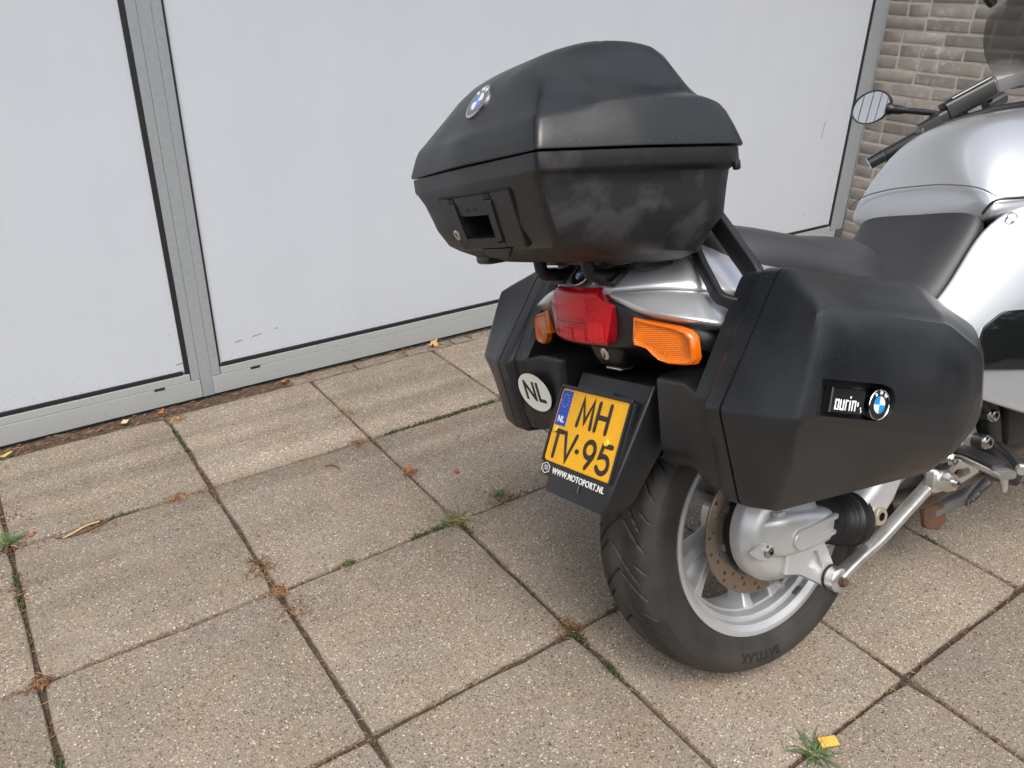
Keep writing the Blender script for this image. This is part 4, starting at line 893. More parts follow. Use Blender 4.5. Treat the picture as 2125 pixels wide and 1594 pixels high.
mb.add(*lathe([(.060, .0), (.060, .098), (.078, .100), (.078, .0)], WC, LA, 64), 'deep_black'); mb.build('disc_carrier', disc, 40)

# ------------------------------------------------------------------ FINAL DRIVE, SWING ARM, TORQUE ROD
FD = L3(.004, 0, .322)
mb = MB(); mb.add(*lathe([(.076, .0), (.076, .103), (.080, .1065), (.100, .1065), (.108, .104), (.114, .0975), (.124, .092), (.131, .082), (.134, .068), (.135, .0)], FD, LA, 72), 'cast_silver')
# pinion housing nose reaching forward to the drive shaft
rg = []
for x, l0, l1, u0, u1, r_ in ((-.066, .100, .130, .300, .362, .012), (-.046, .100, .152, .290, .372, .02), (-.02, .098, .159, .284, .374, .022), (.03, .098, .160, .280, .364, .024), (.07, .098, .160, .279, .353, .026), (.112, .098, .159, .278, .343, .028)):
    rg.append([L3(x, q.x, q.y) for q in rpoly([(l0, u0, r_), (l1, u0, r_), (l1, u1, r_), (l0, u1, r_)], 5, 2)])
mb.add(*loft(rg), 'cast_silver')
fd = mb.build('final_drive', bike, 40)
# raised lozenge and rib on the nose
mb = MB()
mb.add(*prism(arc(.002, .3175, .0215, .0205, 90, 270, 10) + [(.104, .3020), (.104, .3100), (.028, .3065), (.028, .3285), (.104, .3320), (.104, .3400)], L3(0, .158, 0), XA, UA, LA, .0085, .0015), 'cast_silver'); mb.build('cast_rib', fd)
mb = MB(); eye = [(.046 * math.cos(t), .0175 * math.sin(t) * (1 - .45 * abs(math.cos(t)) ** 2)) for t in (2 * math.pi * i / 28 for i in range(28))]
mb.add(*prism(eye, L3(-.062, .1330, .3045), Vector((.96, 0, -.28)), Vector((.28, 0, .96)), LA, .003, .001), 'cast_silver'); bolt(mb, L3(-.060, .1355, .306), LA, .0105, .009); mb.build('filler_plug', fd)
mb = MB(); mb.add(*rbox(L3(-.036, .146, .377), (.022, .014, .010), .003), 'cast_silver'); mb.build('breather', fd)
# lower bracket to the torque rod: triangular with a sunk pocket
tri = [(-.030, .250), (.005, .238), (.072, .190), (.095, .184), (.112, .198), (.108, .226), (.084, .284), (.06, .305), (-.02, .29)]
mb = MB(); mb.add(*prism(tri, L3(0, .112, 0), XA, UA, LA, .036, .004), 'cast_silver'); br = mb.build('torque_bracket', fd, 35)
mc = MB(); mc.add(*prism([(.030, .247), (.066, .224), (.075, .229), (.060, .270), (.050, .274)], L3(0, .1385, 0), XA, UA, LA, .02), 'cast_silver'); boolean(br, mc.build('cutter', bike))
mb = MB(); mb.add(*lathe([(.0, .014), (.006, .0245), (.032, .0245), (.036, .020), (.036, .0)], L3(.092, .140, .204), LA, 32), 'worn_alloy')
mb.add(*lathe([(.008, .0252), (.009, .0262), (.013, .0262), (.014, .0252)], L3(.092, .140, .204), LA, 32), 'rubber')
mb.add(*bar(catmull([L3(.092, .166, .204), L3(.12, .168, .219), L3(.165, .168, .234), L3(.22, .167, .2485), L3(.30, .166, .281), L3(.378, .165, .313), L3(.43, .160, .335)], 4), .018, .030, LA, .008), 'worn_alloy'); rod = mb.build('torque_rod', bike, 45)
mb = MB(); mb.add(*lathe([(0, .0115), (.003, .0115), (.003, .0088), (.010, .0088), (.011, .0078), (.011, .0)], L3(.092, .1770, .204), LA, 6), 'rust'); mb.build('bolt', rod, 20)
mb = MB(); mb.add(*rbox(L3(-.015, .11, .212), (.014, .03, .010), .002), 'worn_alloy'); mb.build('link', fd)
# rubber bellows, then the swing arm tube
rg = []
for k in range(25):
    f = k / 24; c = L3(.098, .130, .320).lerp(L3(.186, .130, .293), f); rr = .041 + .013 * f + .0062 * math.sin(k * math.pi * 2 / 4.8); d = (L3(.198, .130, .290) - L3(.098, .130, .320)).normalized(); a, b = frame_of(d)
    rg.append([c + a * rr * math.cos(t) + b * rr * math.sin(t) for t in (2 * math.pi * j / 36 for j in range(36))])
mb = MB(); mb.add(*loft(rg), 'rubber'); sa_b = mb
rg = []
for x, l0, l1, u0, u1, r_ in ((.188, .080, .165, .248, .345, .03), (.225, .080, .165, .268, .365, .03), (.285, .075, .160, .300, .40, .035), (.35, .06, .150, .36, .46, .035), (.60, .03, .14, .44, .54, .035)):
    rg.append([L3(x, q.x, q.y) for q in rpoly([(l0, u0, r_), (l1, u0, r_), (l1, u1, r_), (l0, u1, r_)], 5, 2)])
mb = MB(); mb.add(*loft(rg), 'cast_silver'); sa = mb.build('swing_arm', bike, 45); sa_b.build('bellows', sa, 60)
mb = MB(); mb.add(*lathe([(-.01, .020), (.006, .020), (.010, .017), (.010, .009)], L3(.222, .164, .299), LA, 28), 'brass_plug'); mb.add(*lathe([(.010, .009), (.003, .008), (.003, .0)], L3(.222, .164, .299), LA, 6), 'deep_black'); mb.build('pivot_plug', sa)
mb = MB(); mb.add(*tube([L3(.05, .060, .195), L3(.20, .085, .255), L3(.40, .09, .325), L3(.50, .09, .36)], .019, 16), 'steel'); mb.build('exhaust_pipe', bike)

# ------------------------------------------------------------------ SEAT
pil = [(-.14, [(0, .905), (.07, .905), (.115, .895), (.13, .87), (.12, .82), (0, .82)]),
       (-.12, [(0, .932), (.075, .932), (.135, .915), (.155, .88), (.15, .81), (0, .81)]),
       (-.04, [(0, .925), (.08, .925), (.150, .908), (.175, .870), (.17, .79), (0, .79)]),
       (.06, [(0, .892), (.09, .893), (.160, .882), (.190, .845), (.185, .77), (0, .77)]),
       (.16, [(0, .876), (.08, .875), (.140, .858), (.172, .815), (.172, .75), (0, .75)]),
       (.26, [(0, .866), (.065, .862), (.115, .838), (.145, .790), (.145, .735), (0, .735)]),
       (.335, [(0, .852), (.052, .845), (.086, .818), (.108, .770), (.108, .72), (0, .72)]),
       (.385, [(0, .836), (.046, .827), (.072, .798), (.088, .750), (.088, .70), (0, .70)]),
       (.412, [(0, .806), (.038, .798), (.058, .774), (.070, .738), (.070, .70), (0, .70)])]
half_sections(pil, 'seat_vinyl', 'pillion_seat', bike, 2)
rid = [(.345, [(0, .715), (.06, .712), (.105, .690), (.130, .655), (.130, .62), (0, .62)]),
       (.37, [(0, .728), (.07, .724), (.118, .702), (.145, .665), (.145, .61), (0, .61)]),
       (.42, [(0, .735), (.07, .733), (.120, .716), (.151, .682), (.151, .62), (0, .62)]),
       (.46, [(0, .752), (.07, .752), (.122, .742), (.154, .712), (.154, .64), (0, .64)]),
       (.507, [(0, .786), (.07, .787), (.123, .780), (.156, .755), (.156, .67), (0, .67)]),
       (.552, [(0, .822), (.08, .824), (.126, .818), (.158, .793), (.158, .70), (0, .70)]),
       (.590, [(0, .856), (.085, .858), (.130, .853), (.158, .832), (.158, .74), (0, .74)]),
       (.616, [(0, .884), (.09, .884), (.132, .877), (.154, .857), (.154, .77), (0, .77)]),
       (.630, [(0, .890), (.09, .889), (.126, .881), (.138, .862), (.138, .78), (0, .78)])]
half_sections(rid, 'seat_vinyl', 'rider_seat', bike, 2)

# ------------------------------------------------------------------ TANK, FAIRING
tank = [(.600, [(0, .885), (.10, .885), (.150, .880), (.165, .865), (.16, .84), (0, .84)]),
        (.612, [(0, .925), (.10, .922), (.155, .905), (.178, .875), (.175, .84), (0, .84)]),
        (.64, [(0, .975), (.10, .968), (.160, .935), (.192, .875), (.19, .83), (0, .83)]),
        (.69, [(0, 1.035), (.10, 1.022), (.170, .965), (.212, .875), (.21, .82), (0, .82)]),
        (.76, [(0, 1.068), (.11, 1.055), (.185, .992), (.240, .875), (.235, .81), (0, .81)]),
        (.88, [(0, 1.082), (.12, 1.070), (.205, 1.01), (.270, .880), (.265, .80), (0, .80)]),
        (1.02, [(0, 1.085), (.13, 1.074), (.220, 1.015), (.290, .885), (.285, .80), (0, .80)]),
        (1.16, [(0, 1.075), (.14, 1.066), (.230, 1.01), (.300, .885), (.295, .80), (0, .80)])]
tk = half_sections(tank, 'silver_paint', 'tank_cover', bike, 2)
# side fairing: one shell per side, from the seat forward to the nose
fsec = [(.37, [(.152, .668), (.168, .645), (.178, .612), (.182, .580), (.178, .545)]),
        (.40, [(.155, .685), (.178, .660), (.190, .622), (.195, .580), (.190, .530)]),
        (.46, [(.158, .716), (.188, .688), (.206, .640), (.212, .580), (.206, .500)]),
        (.52, [(.161, .772), (.202, .735), (.223, .662), (.230, .580), (.222, .470)]),
        (.58, [(.164, .830), (.217, .780), (.241, .676), (.249, .580), (.240, .440)]),
        (.64, [(.197, .872), (.238, .810), (.259, .690), (.267, .576), (.258, .412)]),
        (.72, [(.232, .875), (.262, .810), (.282, .692), (.290, .575), (.279, .388)]),
        (.86, [(.274, .877), (.298, .810), (.314, .698), (.321, .572), (.308, .358)]),
        (1.10, [(.306, .877), (.330, .810), (.350, .700), (.352, .560), (.335, .330)]),
        (1.35, [(.270, .90), (.310, .82), (.330, .70), (.325, .55), (.300, .34)]),
        (1.60, [(.14, .88), (.20, .80), (.22, .70), (.21, .58), (.18, .42)]),
        (1.70, [(.02, .82), (.06, .77), (.07, .70), (.06, .62), (.03, .55)])]
for s in (-1, 1):
    rings = []
    for x, pts in fsec:
        if s < 0 and x < .8: pts = [(pts[0][0] * .75, pts[0][1] - .09), (pts[1][0] * .92, pts[1][1] - .06)] + pts[2:]
        o_ = [L3(x, s * l, u) for l, u in pts]; i_n = [L3(x + .004, s * max(.005, l - .010), u) for l, u in pts[::-1]]
        rings.append([o_[0], o_[0].lerp(o_[1], .06)] + o_[1:] + i_n)
    fo_ = raw('side_fairing', *loft(rings), 'silver_paint', bike); md = fo_.modifiers.new('sub', 'SUBSURF'); md.levels = 2; md.render_levels = 2
    # glossy black air outlet with slats behind its rear edge
    mb = MB(); rows = []
    def fl_l(x, u): # outward position of the flank
        import bisect
        for (xa, pa), (xb, pb2) in zip(fsec, fsec[1:]):
            if xa <= x <= xb:
                t = (x - xa) / (xb - xa); A = sorted((q[1], q[0]) for q in pa); Bq = sorted((q[1], q[0]) for q in pb2)
                la = float(np.interp(u, [q[0] for q in A], [q[1] for q in A])); lb = float(np.interp(u, [q[0] for q in Bq], [q[1] for q in Bq])); return la + (lb - la) * t
        return .33
    pol = rpoly([(.470, .592, .012), (.496, .642, .03), (.545, .668, .04), (.76, .650, .05), (.80, .58, .04), (.75, .505, .04), (.60, .537, .04), (.482, .556, .015)], 4, 4)
    front = [L3(q.x, s * (fl_l(q.x, q.y) + .005), q.y) for q in pol]; back = [L3(q.x, s * (fl_l(q.x, q.y) - .03), q.y) for q in pol]
    mid = [L3(.62 + (q.x - .62) * .6, s * (fl_l(.62 + (q.x - .62) * .6, .595 + (q.y - .595) * .6) + .0075), .595 + (q.y - .595) * .6) for q in pol]
    mb.add(*loft([back, front, mid]), 'gloss_black'); out_o = mb.build('air_outlet', fo_, 60)
    for k in range(4):
        mb = MB(); x_ = .635 + .03 * k; mb.add(*bar([L3(x_, s * (fl_l(x_, .54) + .009), .545 - .004 * k), L3(x_ + .015, s * (fl_l(x_ + .015, .60) + .009), .600 - .004 * k)], .006, .008, LA, .002), 'grey_tube'); mb.build('slat', out_o)
    if s < 0: continue
    mb = MB(); mb.add(*lathe([(0, .011), (.003, .011), (.0045, .008), (.0045, .004)], L3(.622, s * .203, .850), L3(-.35, s * .7, .6), 20), 'chrome'); mb.build('screw', fo_)
# trim lines of the knee panel (shut line around the tank flank)
for s in (1,):
    mb = MB(); mb.add(*tube(catmull([L3(.596, s * .156, .862), L3(.600, s * .170, .880), L3(.612, s * .184, .889), L3(.66, s * .208, .886), L3(.80, s * .256, .884), L3(1.0, s * .292, .886)], 5), .0028, 8), 'trim_black'); mb.build('shut_line', tk)
mb = MB(); mb.add(*tube(catmull([L3(.606, l_, u_) for l_, u_ in ((-.176, .895), (-.14, .917), (-.07, .929), (0, .931), (.07, .929), (.14, .917), (.18, .896))], 4), .0015, 8), 'grey_tube'); mb.build('shut_line', tk)

# inner structure so the shell is not hollow: frame, engine block, radiator ducts
mb = MB()
mb.add(*rbox(L3(.86, 0, .56), (.50, .42, .44), .03), 'trim_black'); eng = mb.build('engine', bike)
mb = MB(); mb.add(*rbox(L3(.30, 0, .66), (.62, .30, .12), .03), 'trim_black'); mb.add(*rbox(L3(.56, 0, .52), (.16, .27, .36), .03), 'trim_black')
for s in (-1, 1): mb.add(*bar(catmull([L3(.20, s * .15, .66), L3(.40, s * .16, .58), L3(.56, s * .165, .46), L3(.60, s * .16, .34), L3(.70, s * .15, .25)], 5), .045, .07, LA, .012), 'trim_black')
frm = mb.build('frame', bike, 50)
for (x, l, u) in ((.562, .196, .436), (.540, .196, .380)):
    mb = MB(); mb.add(*lathe([(-.03, .017), (0, .017)], L3(x, l, u), LA, 20, False, (True, True)), 'trim_black'); bolt(mb, L3(x, l, u), LA, .0125, .012); mb.build('bolt', frm)
# belly: lower silver fairing lip and exhaust collector
mb = MB(); mb.add(*tube(catmull([L3(.56, .10, .275), L3(.64, .115, .30), L3(.72, .12, .302), L3(.86, .11, .28)], 5), .034, 20), 'heat_steel'); mb.add(*tube(catmull([L3(.40, .05, .235), L3(.50, .07, .235), L3(.60, .09, .255), L3(.72, .10, .265)], 5), .028, 18), 'heat_steel'); mb.build('exhaust_collector', bike)
# rear footrest on its forged hanger
mb = MB(); hz = L3(0, .155, 0)
mb.add(*prism([(.385, .352), (.405, .365), (.47, .352), (.492, .372), (.512, .42), (.540, .425), (.552, .395), (.535, .350), (.565, .322), (.555, .300), (.50, .292), (.42, .298), (.39, .315)], hz, XA, UA, LA, .018, .003), 'worn_alloy'); hang = mb.build('footrest_hanger', bike, 40)
mc = MB(); mc.add(*prism([(.455, .306), (.525, .308), (.520, .322), (.475, .330), (.455, .322)], L3(0, .14, 0), XA, UA, LA, .06), 'worn_alloy'); boolean(hang, mc.build('cutter', bike))
mb = MB(); mb.add(*prism(rpoly([(-.034, -.024, .012), (.024, -.03, .014), (.030, .018, .012), (-.024, .028, .01)], 4), L3(.405, .166, .330), XA, UA, LA, .022, .005), 'worn_alloy'); mb.add(*lathe([(.0, .022), (.022, .022), (.028, .017), (.032, .017), (.032, .0)], L3(.410, .176, .326), LA, 28), 'worn_alloy'); bolt(mb, L3(.410, .208, .326), LA, .0075, .009, 'steel'); mb.build('hanger_boss', hang, 40)
mb = MB(); mb.add(*bar(catmull([L3(.470, .170, .372), L3(.440, .215, .378), L3(.395, .295, .382), L3(.372, .338, .384)], 5), .032, .016, UA, .006), 'worn_alloy')
mb.add(*lathe([(0, .007), (.022, .006), (.026, .004), (.026, 0)], L3(.366, .334, .378), -UA, 12), 'worn_alloy'); peg = mb.build('pillion_footrest', bike, 45)
mb = MB(); mb.add(*bar(catmull([L3(.462, .180, .384), L3(.440, .215, .390), L3(.398, .290, .394), L3(.382, .318, .393)], 5), .034, .012, UA, .005), 'rubber'); mb.build('peg_rubber', peg, 50)
mb = MB(); mb.add(*tube([L3(.52, .235, .385), L3(.475, .290, .380), L3(.440, .325, .376)], .011, 14), 'rubber'); mb.add(*lathe([(0, .011), (.008, .011), (.010, .009), (.010, 0)], L3(.440, .325, .376), L3(-.7, .7, -.08), 16), 'worn_alloy'); mb.build('rider_footrest', bike, 40)
mb = MB()
for k in range(5): mb.add(*lathe([(0, .012), (.003, .015), (.006, .012)], L3(.425, .172 + .006 * k, .372), LA, 18), 'steel')
mb.add(*rbox(L3(.415, .178, .360), (.05, .026, .020), .006), 'trim_black'); mb.build('brake_switch', hang, 40)
# centre stand folded up, with its worn foot, return spring
mb = MB(); mb.add(*bar([L3(.60, .02, .150), L3(.72, .02, .150), L3(.88, .0, .19)], .03, .045, LA, .01), 'grey_tube'); mb.add(*bar([L3(.60, -.10, .130), L3(.72, -.10, .150), L3(.88, -.10, .19)], .03, .04, LA, .01), 'grey_tube'); cs = mb.build('centre_stand', bike, 45)
mb = MB(); mb.add(*prism(rpoly([(.553, .186, .010), (.640, .163, .010), (.642, .116, .012), (.612, .104, .012), (.560, .126, .012)], 3), L3(0, .030, 0), XA, UA, LA, .012, .003), 'rust'); mb.build('stand_foot', cs)
ca, cb = L3(.735, .045, .148), L3(.830, .045, .182)
coil = [ca.lerp(cb, k / 170) + LA * .0095 * math.cos(k * .62) + Vector((-.34, 0, .94)) * .0095 * math.sin(k * .62) for k in range(171)]
mb = MB(); mb.add(*tube(coil, .0022, 6), 'grey_tube'); mb.add(*lathe([(-.005, .006), (-.005, .011), (.005, .011), (.005, .006)], L3(.727, .045, .144), LA, 16, True), 'grey_tube'); mb.build('return_spring', cs, 60)
# side stand on the left carries the bike
mb = MB(); mb.add(*tube([L3(.62, -.15, .28), L3(.58, -.36, .105)], .014, 12), 'grey_tube'); mb.add(*rbox(L3(.575, -.378, .103), (.07, .06, .012), .004, Matrix.Rotation(R(-16.4), 3, 'X')), 'grey_tube'); mb.build('side_stand', bike)

# ------------------------------------------------------------------ COCKPIT: screen, bars, mirrors
for s in (-1, 1):
    mb = MB()
    ge = L3(.945, s * .372, .992); gi = L3(1.035, s * .270, 1.052); d = gi - ge
    mb.add(*tube([ge, ge + d * .26], .0175, 20), 'gloss_black')
    n = 40; rr = [.0185 if i in (0, 1) else .0160 + .0012 * (i % 2) for i in range(n + 1)]
    mb.add(*tube([ge + d * (.265 + .70 * i / n) for i in range(n + 1)], rr, 18), 'rubber'); mb.build('grip', bike, 60)
    mb = MB(); mb.add(*bar([gi + d * .0, gi + d * .36], .052, .060, UA, .012), 'trim_black'); mb.add(*bar([gi + d * .22 + UA * .012 + XA * .01, gi + d * .45 + UA * .020 + XA * .04], .044, .050, UA, .010), 'trim_black'); mb.add(*bar([gi + d * .34 + UA * .030 + XA * .02, gi + d * .98 + UA * .040 + XA * .07], .046, .050, UA, .010), 'trim_black'); mb.add(*bar([gi + d * .40 + UA * .058 + XA * .024, gi + d * .92 + UA * .068 + XA * .066], .040, .010, UA, .004), 'gloss_black'); mb.add(*tube([gi + d * .80 + XA * .09 + UA * .005, gi + d * 1.0 + XA * .12 + UA * .012], .017, 14), 'trim_black')
    mb.add(*tube([gi + d * .2, L3(1.16, s * .14, 1.09), L3(1.20, s * .02, 1.09)], .013, 14), 'trim_black')
    sw = mb.build('switch_housing', bike, 45)
    mb = MB(); mb.add(*rbox(gi + d * .06 - XA * .022 + UA * .006 + LA * s * .0, (.012, .024, .016), .003), 'grey_tube'); mb.build('switch', sw)
    mb = MB(); mb.add(*tube(catmull([gi + d * .50 + XA * .055 + UA * .022, gi + d * .40 + XA * .10, gi + d * -.2 + XA * .10 - UA * .005, ge + XA * .075], 5), .006, 10, True, 1.4, .8), 'trim_black'); mb.build('lever', sw)
    # mirror: oval head, glass facing the rider
    mc_ = L3(1.035, s * .425, 1.1495); mn = L3(-.962, s * -.268, .018).normalized(); ma = mn.cross(UA).normalized() * s; mu = ma.cross(mn) * s
    if mu.z < 0: mu = -mu
    ov = [(.0585 * math.cos(t), .0445 * math.sin(t)) for t in (2 * math.pi * i / 40 for i in range(40))]; rot = R(-14) * s
    ov = [(a * math.cos(rot) - b * math.sin(rot), a * math.sin(rot) + b * math.cos(rot)) for a, b in ov]
    def orr(k, z): return [mc_ + ma * a * k + mu * b * k + mn * z for a, b in ov]
    mb = MB(); mb.add(*loft([orr(.35, -.040), orr(.75, -.030), orr(.95, -.014), orr(1.0, 0), orr(1.0, .006), orr(.97, .008), orr(.925, .007), orr(.92, .002)], True, True), 'trim_black')
    mb.add(*tube(catmull([mc_ - LA * s * .050 - UA * .012, mc_ - LA * s * .082 - UA * .021 + XA * .012, L3(1.075, s * .27, 1.108), L3(1.085, s * .235, 1.095)], 5), [.0165] * 3 + [.0125] * 3 + [.0085] * 4 + [.0075] * 6, 12), 'trim_black'); mir = mb.build('mirror', bike, 50)
    mb = MB(); mb.add(orr(.93, .0032), [tuple(range(40))], 'mirror_glass'); mb.build('mirror_glass', mir)
# cockpit cowl and smoked screen
cock = [(1.16, [(0, 1.07), (.10, 1.065), (.16, 1.05), (.20, 1.00), (.20, .95), (0, .95)]), (1.24, [(0, 1.085), (.12, 1.085), (.19, 1.082), (.235, 1.04), (.235, .95), (0, .95)]), (1.32, [(0, 1.10), (.14, 1.125), (.215, 1.13), (.255, 1.06), (.255, .93), (0, .93)]),
        (1.42, [(0, 1.12), (.14, 1.14), (.20, 1.12), (.25, 1.03), (.25, .9), (0, .9)]), (1.56, [(0, 1.06), (.10, 1.05), (.16, 1.01), (.19, .93), (.19, .84), (0, .84)]), (1.66, [(0, .92), (.05, .92), (.08, .9), (.09, .86), (.08, .8), (0, .8)])]
ck = half_sections(cock, 'silver_paint', 'cockpit_cowl', bike, 2)
for (x, l, u) in ((1.30, -.220, 1.135), (1.27, -.205, 1.10)):
    mb = MB(); mb.add(*lathe([(0, .008), (.004, .007), (.005, .0)], L3(x, l, u), L3(-.8, .1, .5), 14), 'gloss_black'); mb.build('screw', ck)
rows = []; rows2 = []
for i in range(13):
    v = i / 12; u = 1.145 + .36 * v; xb = 1.44 - .10 * v; w = interp(v, [(0, .185), (.08, .212), (.25, .238), (.45, .236), (.7, .200), (.88, .16), (1., .11)])
    r1 = []; r2 = []
    for j in range(17):
        a = -1 + 2 * j / 16; x_ = xb - .13 * abs(a) ** 2.2; uu = u - .03 * abs(a) ** 3 * v; r1.append(L3(x_, a * w, uu)); r2.append(L3(x_ + .0035, a * w, uu + .002))
    rows.append(r1); rows2.append(r2)
V1, F1 = grid(rows); V2, F2 = grid(rows2); k = len(V1); per = [i for i in range(17)] + [17 * i + 16 for i in range(1, 13)] + [12 * 17 + i for i in range(15, -1, -1)] + [17 * i for i in range(11, 0, -1)]
raw('windscreen', V1 + V2, F1 + [tuple(a + k for a in f) for f in F2] + [(per[i], per[(i + 1) % len(per)], per[(i + 1) % len(per)] + k, per[i] + k) for i in range(len(per))], 'smoked_screen', bike, True, 60)
mb = MB(); mb.add(*bar(catmull([L3(1.285, -.205, 1.158), L3(1.33, -.16, 1.170), L3(1.38, 0, 1.18), L3(1.33, .16, 1.170), L3(1.285, .205, 1.158)], 5), .004, .035, UA, .001), 'grey_tube'); mb.build('screen_clamp', bike)
mb = MB(); mb.add(*tube(catmull([L3(1.23, -.190, 1.43), L3(1.235, -.205, 1.395), L3(1.255, -.203, 1.375)], 4), .014, 12), 'rubber'); mb.build('screen_edge_stop', bike)
# front wheel, fork and mudguard (beyond the frame of view)
FW = L3(1.555, 0, .300)
mb = MB(); mb.add(*lathe([(.045, .21), (.058, .235), (.062, .262), (.05, .285), (.025, .298), (0, .301), (-.025, .298), (-.05, .285), (-.062, .262), (-.058, .235), (-.045, .21)], FW, LA, 80), 'tyre_rubber'); mb.add(*lathe([(.045, .225), (.045, .205), (.02, .19), (-.02, .19), (-.045, .205), (-.045, .225)], FW, LA, 64), 'wheel_silver'); mb.add(*lathe([(-.05, 0), (-.05, .05), (.05, .05), (.05, 0)], FW, LA, 24), 'wheel_silver')
for k in range(5):
    t = R(72 * k); mb.add(*bar([FW, FW + L3(math.cos(t), 0, math.sin(t)) * .195], .03, .03, LA, .006), 'wheel_silver')
mb.build('front_wheel', bike, 40)
mb = MB()
for s in (-1, 1): mb.add(*tube([L3(1.555, s * .09, .30), L3(1.30, s * .09, .95)], .028, 16), 'worn_alloy')
mb.build('front_fork', bike)
rg = []
for t in range(15, 150, 9):
    c = FW + L3(math.cos(R(t)), 0, math.sin(R(t))) * .322; d = L3(math.cos(R(t)), 0, math.sin(R(t)))
    rg.append([c + LA * .075 - d * .06, c + LA * .078, c + LA * .05 + d * .012, c - LA * .05 + d * .012, c - LA * .078, c - LA * .075 - d * .06, c - LA * .07 - d * .06, c - LA * .05, c + LA * .05, c + LA * .07 - d * .06])
mb = MB(); mb.add(*loft(rg), 'silver_paint'); mb.build('front_mudguard', bike, 50)

# ================================================================== LITTER, MOSS, GRASS IN THE JOINTS
def in_joint():
    """random point in a slab joint that the yard shows"""
    if random.random() < .5:
        x = random.choice(XS[4:15]) + random.gauss(0, .004); y = random.uniform(-2.7, .05)
    else:
        y = random.choice(YS[:7]) + random.gauss(0, .004); x = random.uniform(-.9, 3.6)
    return x, y
def needles(n, src, m, zlo, zhi, lo, hi, wid=.0011):
    V = []; Fc = []
    for i in range(n):
        x, y, ang, z = src(); L_ = random.uniform(lo, hi); d = Vector((math.cos(ang), math.sin(ang), random.gauss(0, .12))) * L_ / 2; w = Vector((-math.sin(ang), math.cos(ang), 0)) * random.uniform(.6, 1.3) * wid; c = Vector((x, y, z + random.uniform(zlo, zhi))); b = Vector((0, 0, random.uniform(0, .003))); k = len(V)
        V += [c - d + w * .4, c - d - w * .4, c - w + b, c + w + b, c + d, c + Vector((0, 0, .0012)) + b]; Fc += [(k, k + 1, k + 2, k + 5), (k, k + 5, k + 3), (k + 2, k + 4, k + 5), (k + 5, k + 4, k + 3)]
    return V, Fc
def src_joint():
    x, y = in_joint(); return x, y, random.uniform(0, math.pi), -.008
def src_wall():
    x = random.triangular(-.7, 2.0, .2); y = .040 + random.gauss(0, .018); return x, min(y, .072), random.gauss(0, .5), -.007
CL = [(.003, -.469, .05), (.413, -.495, .035), (.532, -.036, .04), (.497, -.91, .05), (.503, -1.01, .03), (.995, -1.008, .05), (1.17, -.99, .05), (.0, -.68, .06), (1.003, -1.489, .04), (.0, -1.01, .03), (.2, -.495, .06), (1.01, -.735, .03), (.503, -1.10, .06), (.95, -.49, .04), (.0, -.03, .06), (1.0, -.30, .08), (.003, -.35, .1)]
def src_cl():
    x, y, r_ = random.choice(CL); return x + random.gauss(0, r_ * .42), y + random.gauss(0, r_ * .42), random.uniform(0, math.pi), 0.
mb = MB(); mb.add(*needles(4200, src_joint, 'needle_brown', 0, .006, .008, .022), 'needle_brown'); mb.add(*needles(1500, src_joint, 'needle_tan', 0, .007, .010, .028), 'needle_tan')
mb.add(*needles(620, src_wall, 'needle_brown', -.002, .005, .010, .026), 'needle_brown'); mb.add(*needles(150, src_wall, 'needle_tan', 0, .006, .010, .03), 'needle_tan')
mb.add(*needles(900, src_cl, 'needle_brown', -.003, .005, .010, .026), 'needle_brown'); mb.add(*needles(260, src_cl, 'needle_tan', -.001, .007, .012, .032), 'needle_tan')
def src_free(): return random.uniform(-.6, 2.8), random.uniform(-2.4, -.02), random.uniform(0, math.pi), .0005
mb.add(*needles(150, src_free, 'needle_brown', 0, .001, .006, .020, .0008), 'needle_brown')
tag(mb.build('needle_litter', None, 30), 'fallen brown needles lying in the paving joints', 'needles', None, 'stuff')
# dark grit crumbs
V = []; Fc = []
for i in range(2600):
    if random.random() < .82: x, y = in_joint(); z = -.008
    else: x, y, z = random.uniform(-.6, 3.), random.uniform(-2.4, 0), .0003
    r_ = random.uniform(.0012, .0035); k = len(V); c = Vector((x, y, z + r_ * .4)); V += [c + Vector((r_ * a, r_ * b, r_ * cz * .8)) for a, b, cz in ((1, 0, 0), (0, 1, 0), (-1, .2, 0), (.1, -1, 0), (0, 0, 1))]; Fc += [(k, k + 1, k + 4), (k + 1, k + 2, k + 4), (k + 2, k + 3, k + 4), (k + 3, k, k + 4)]
tag(raw('joint_grit', V, Fc, 'joint_soil', None, False), 'dark soil crumbs scattered along the paving joints', 'grit', None, 'stuff')
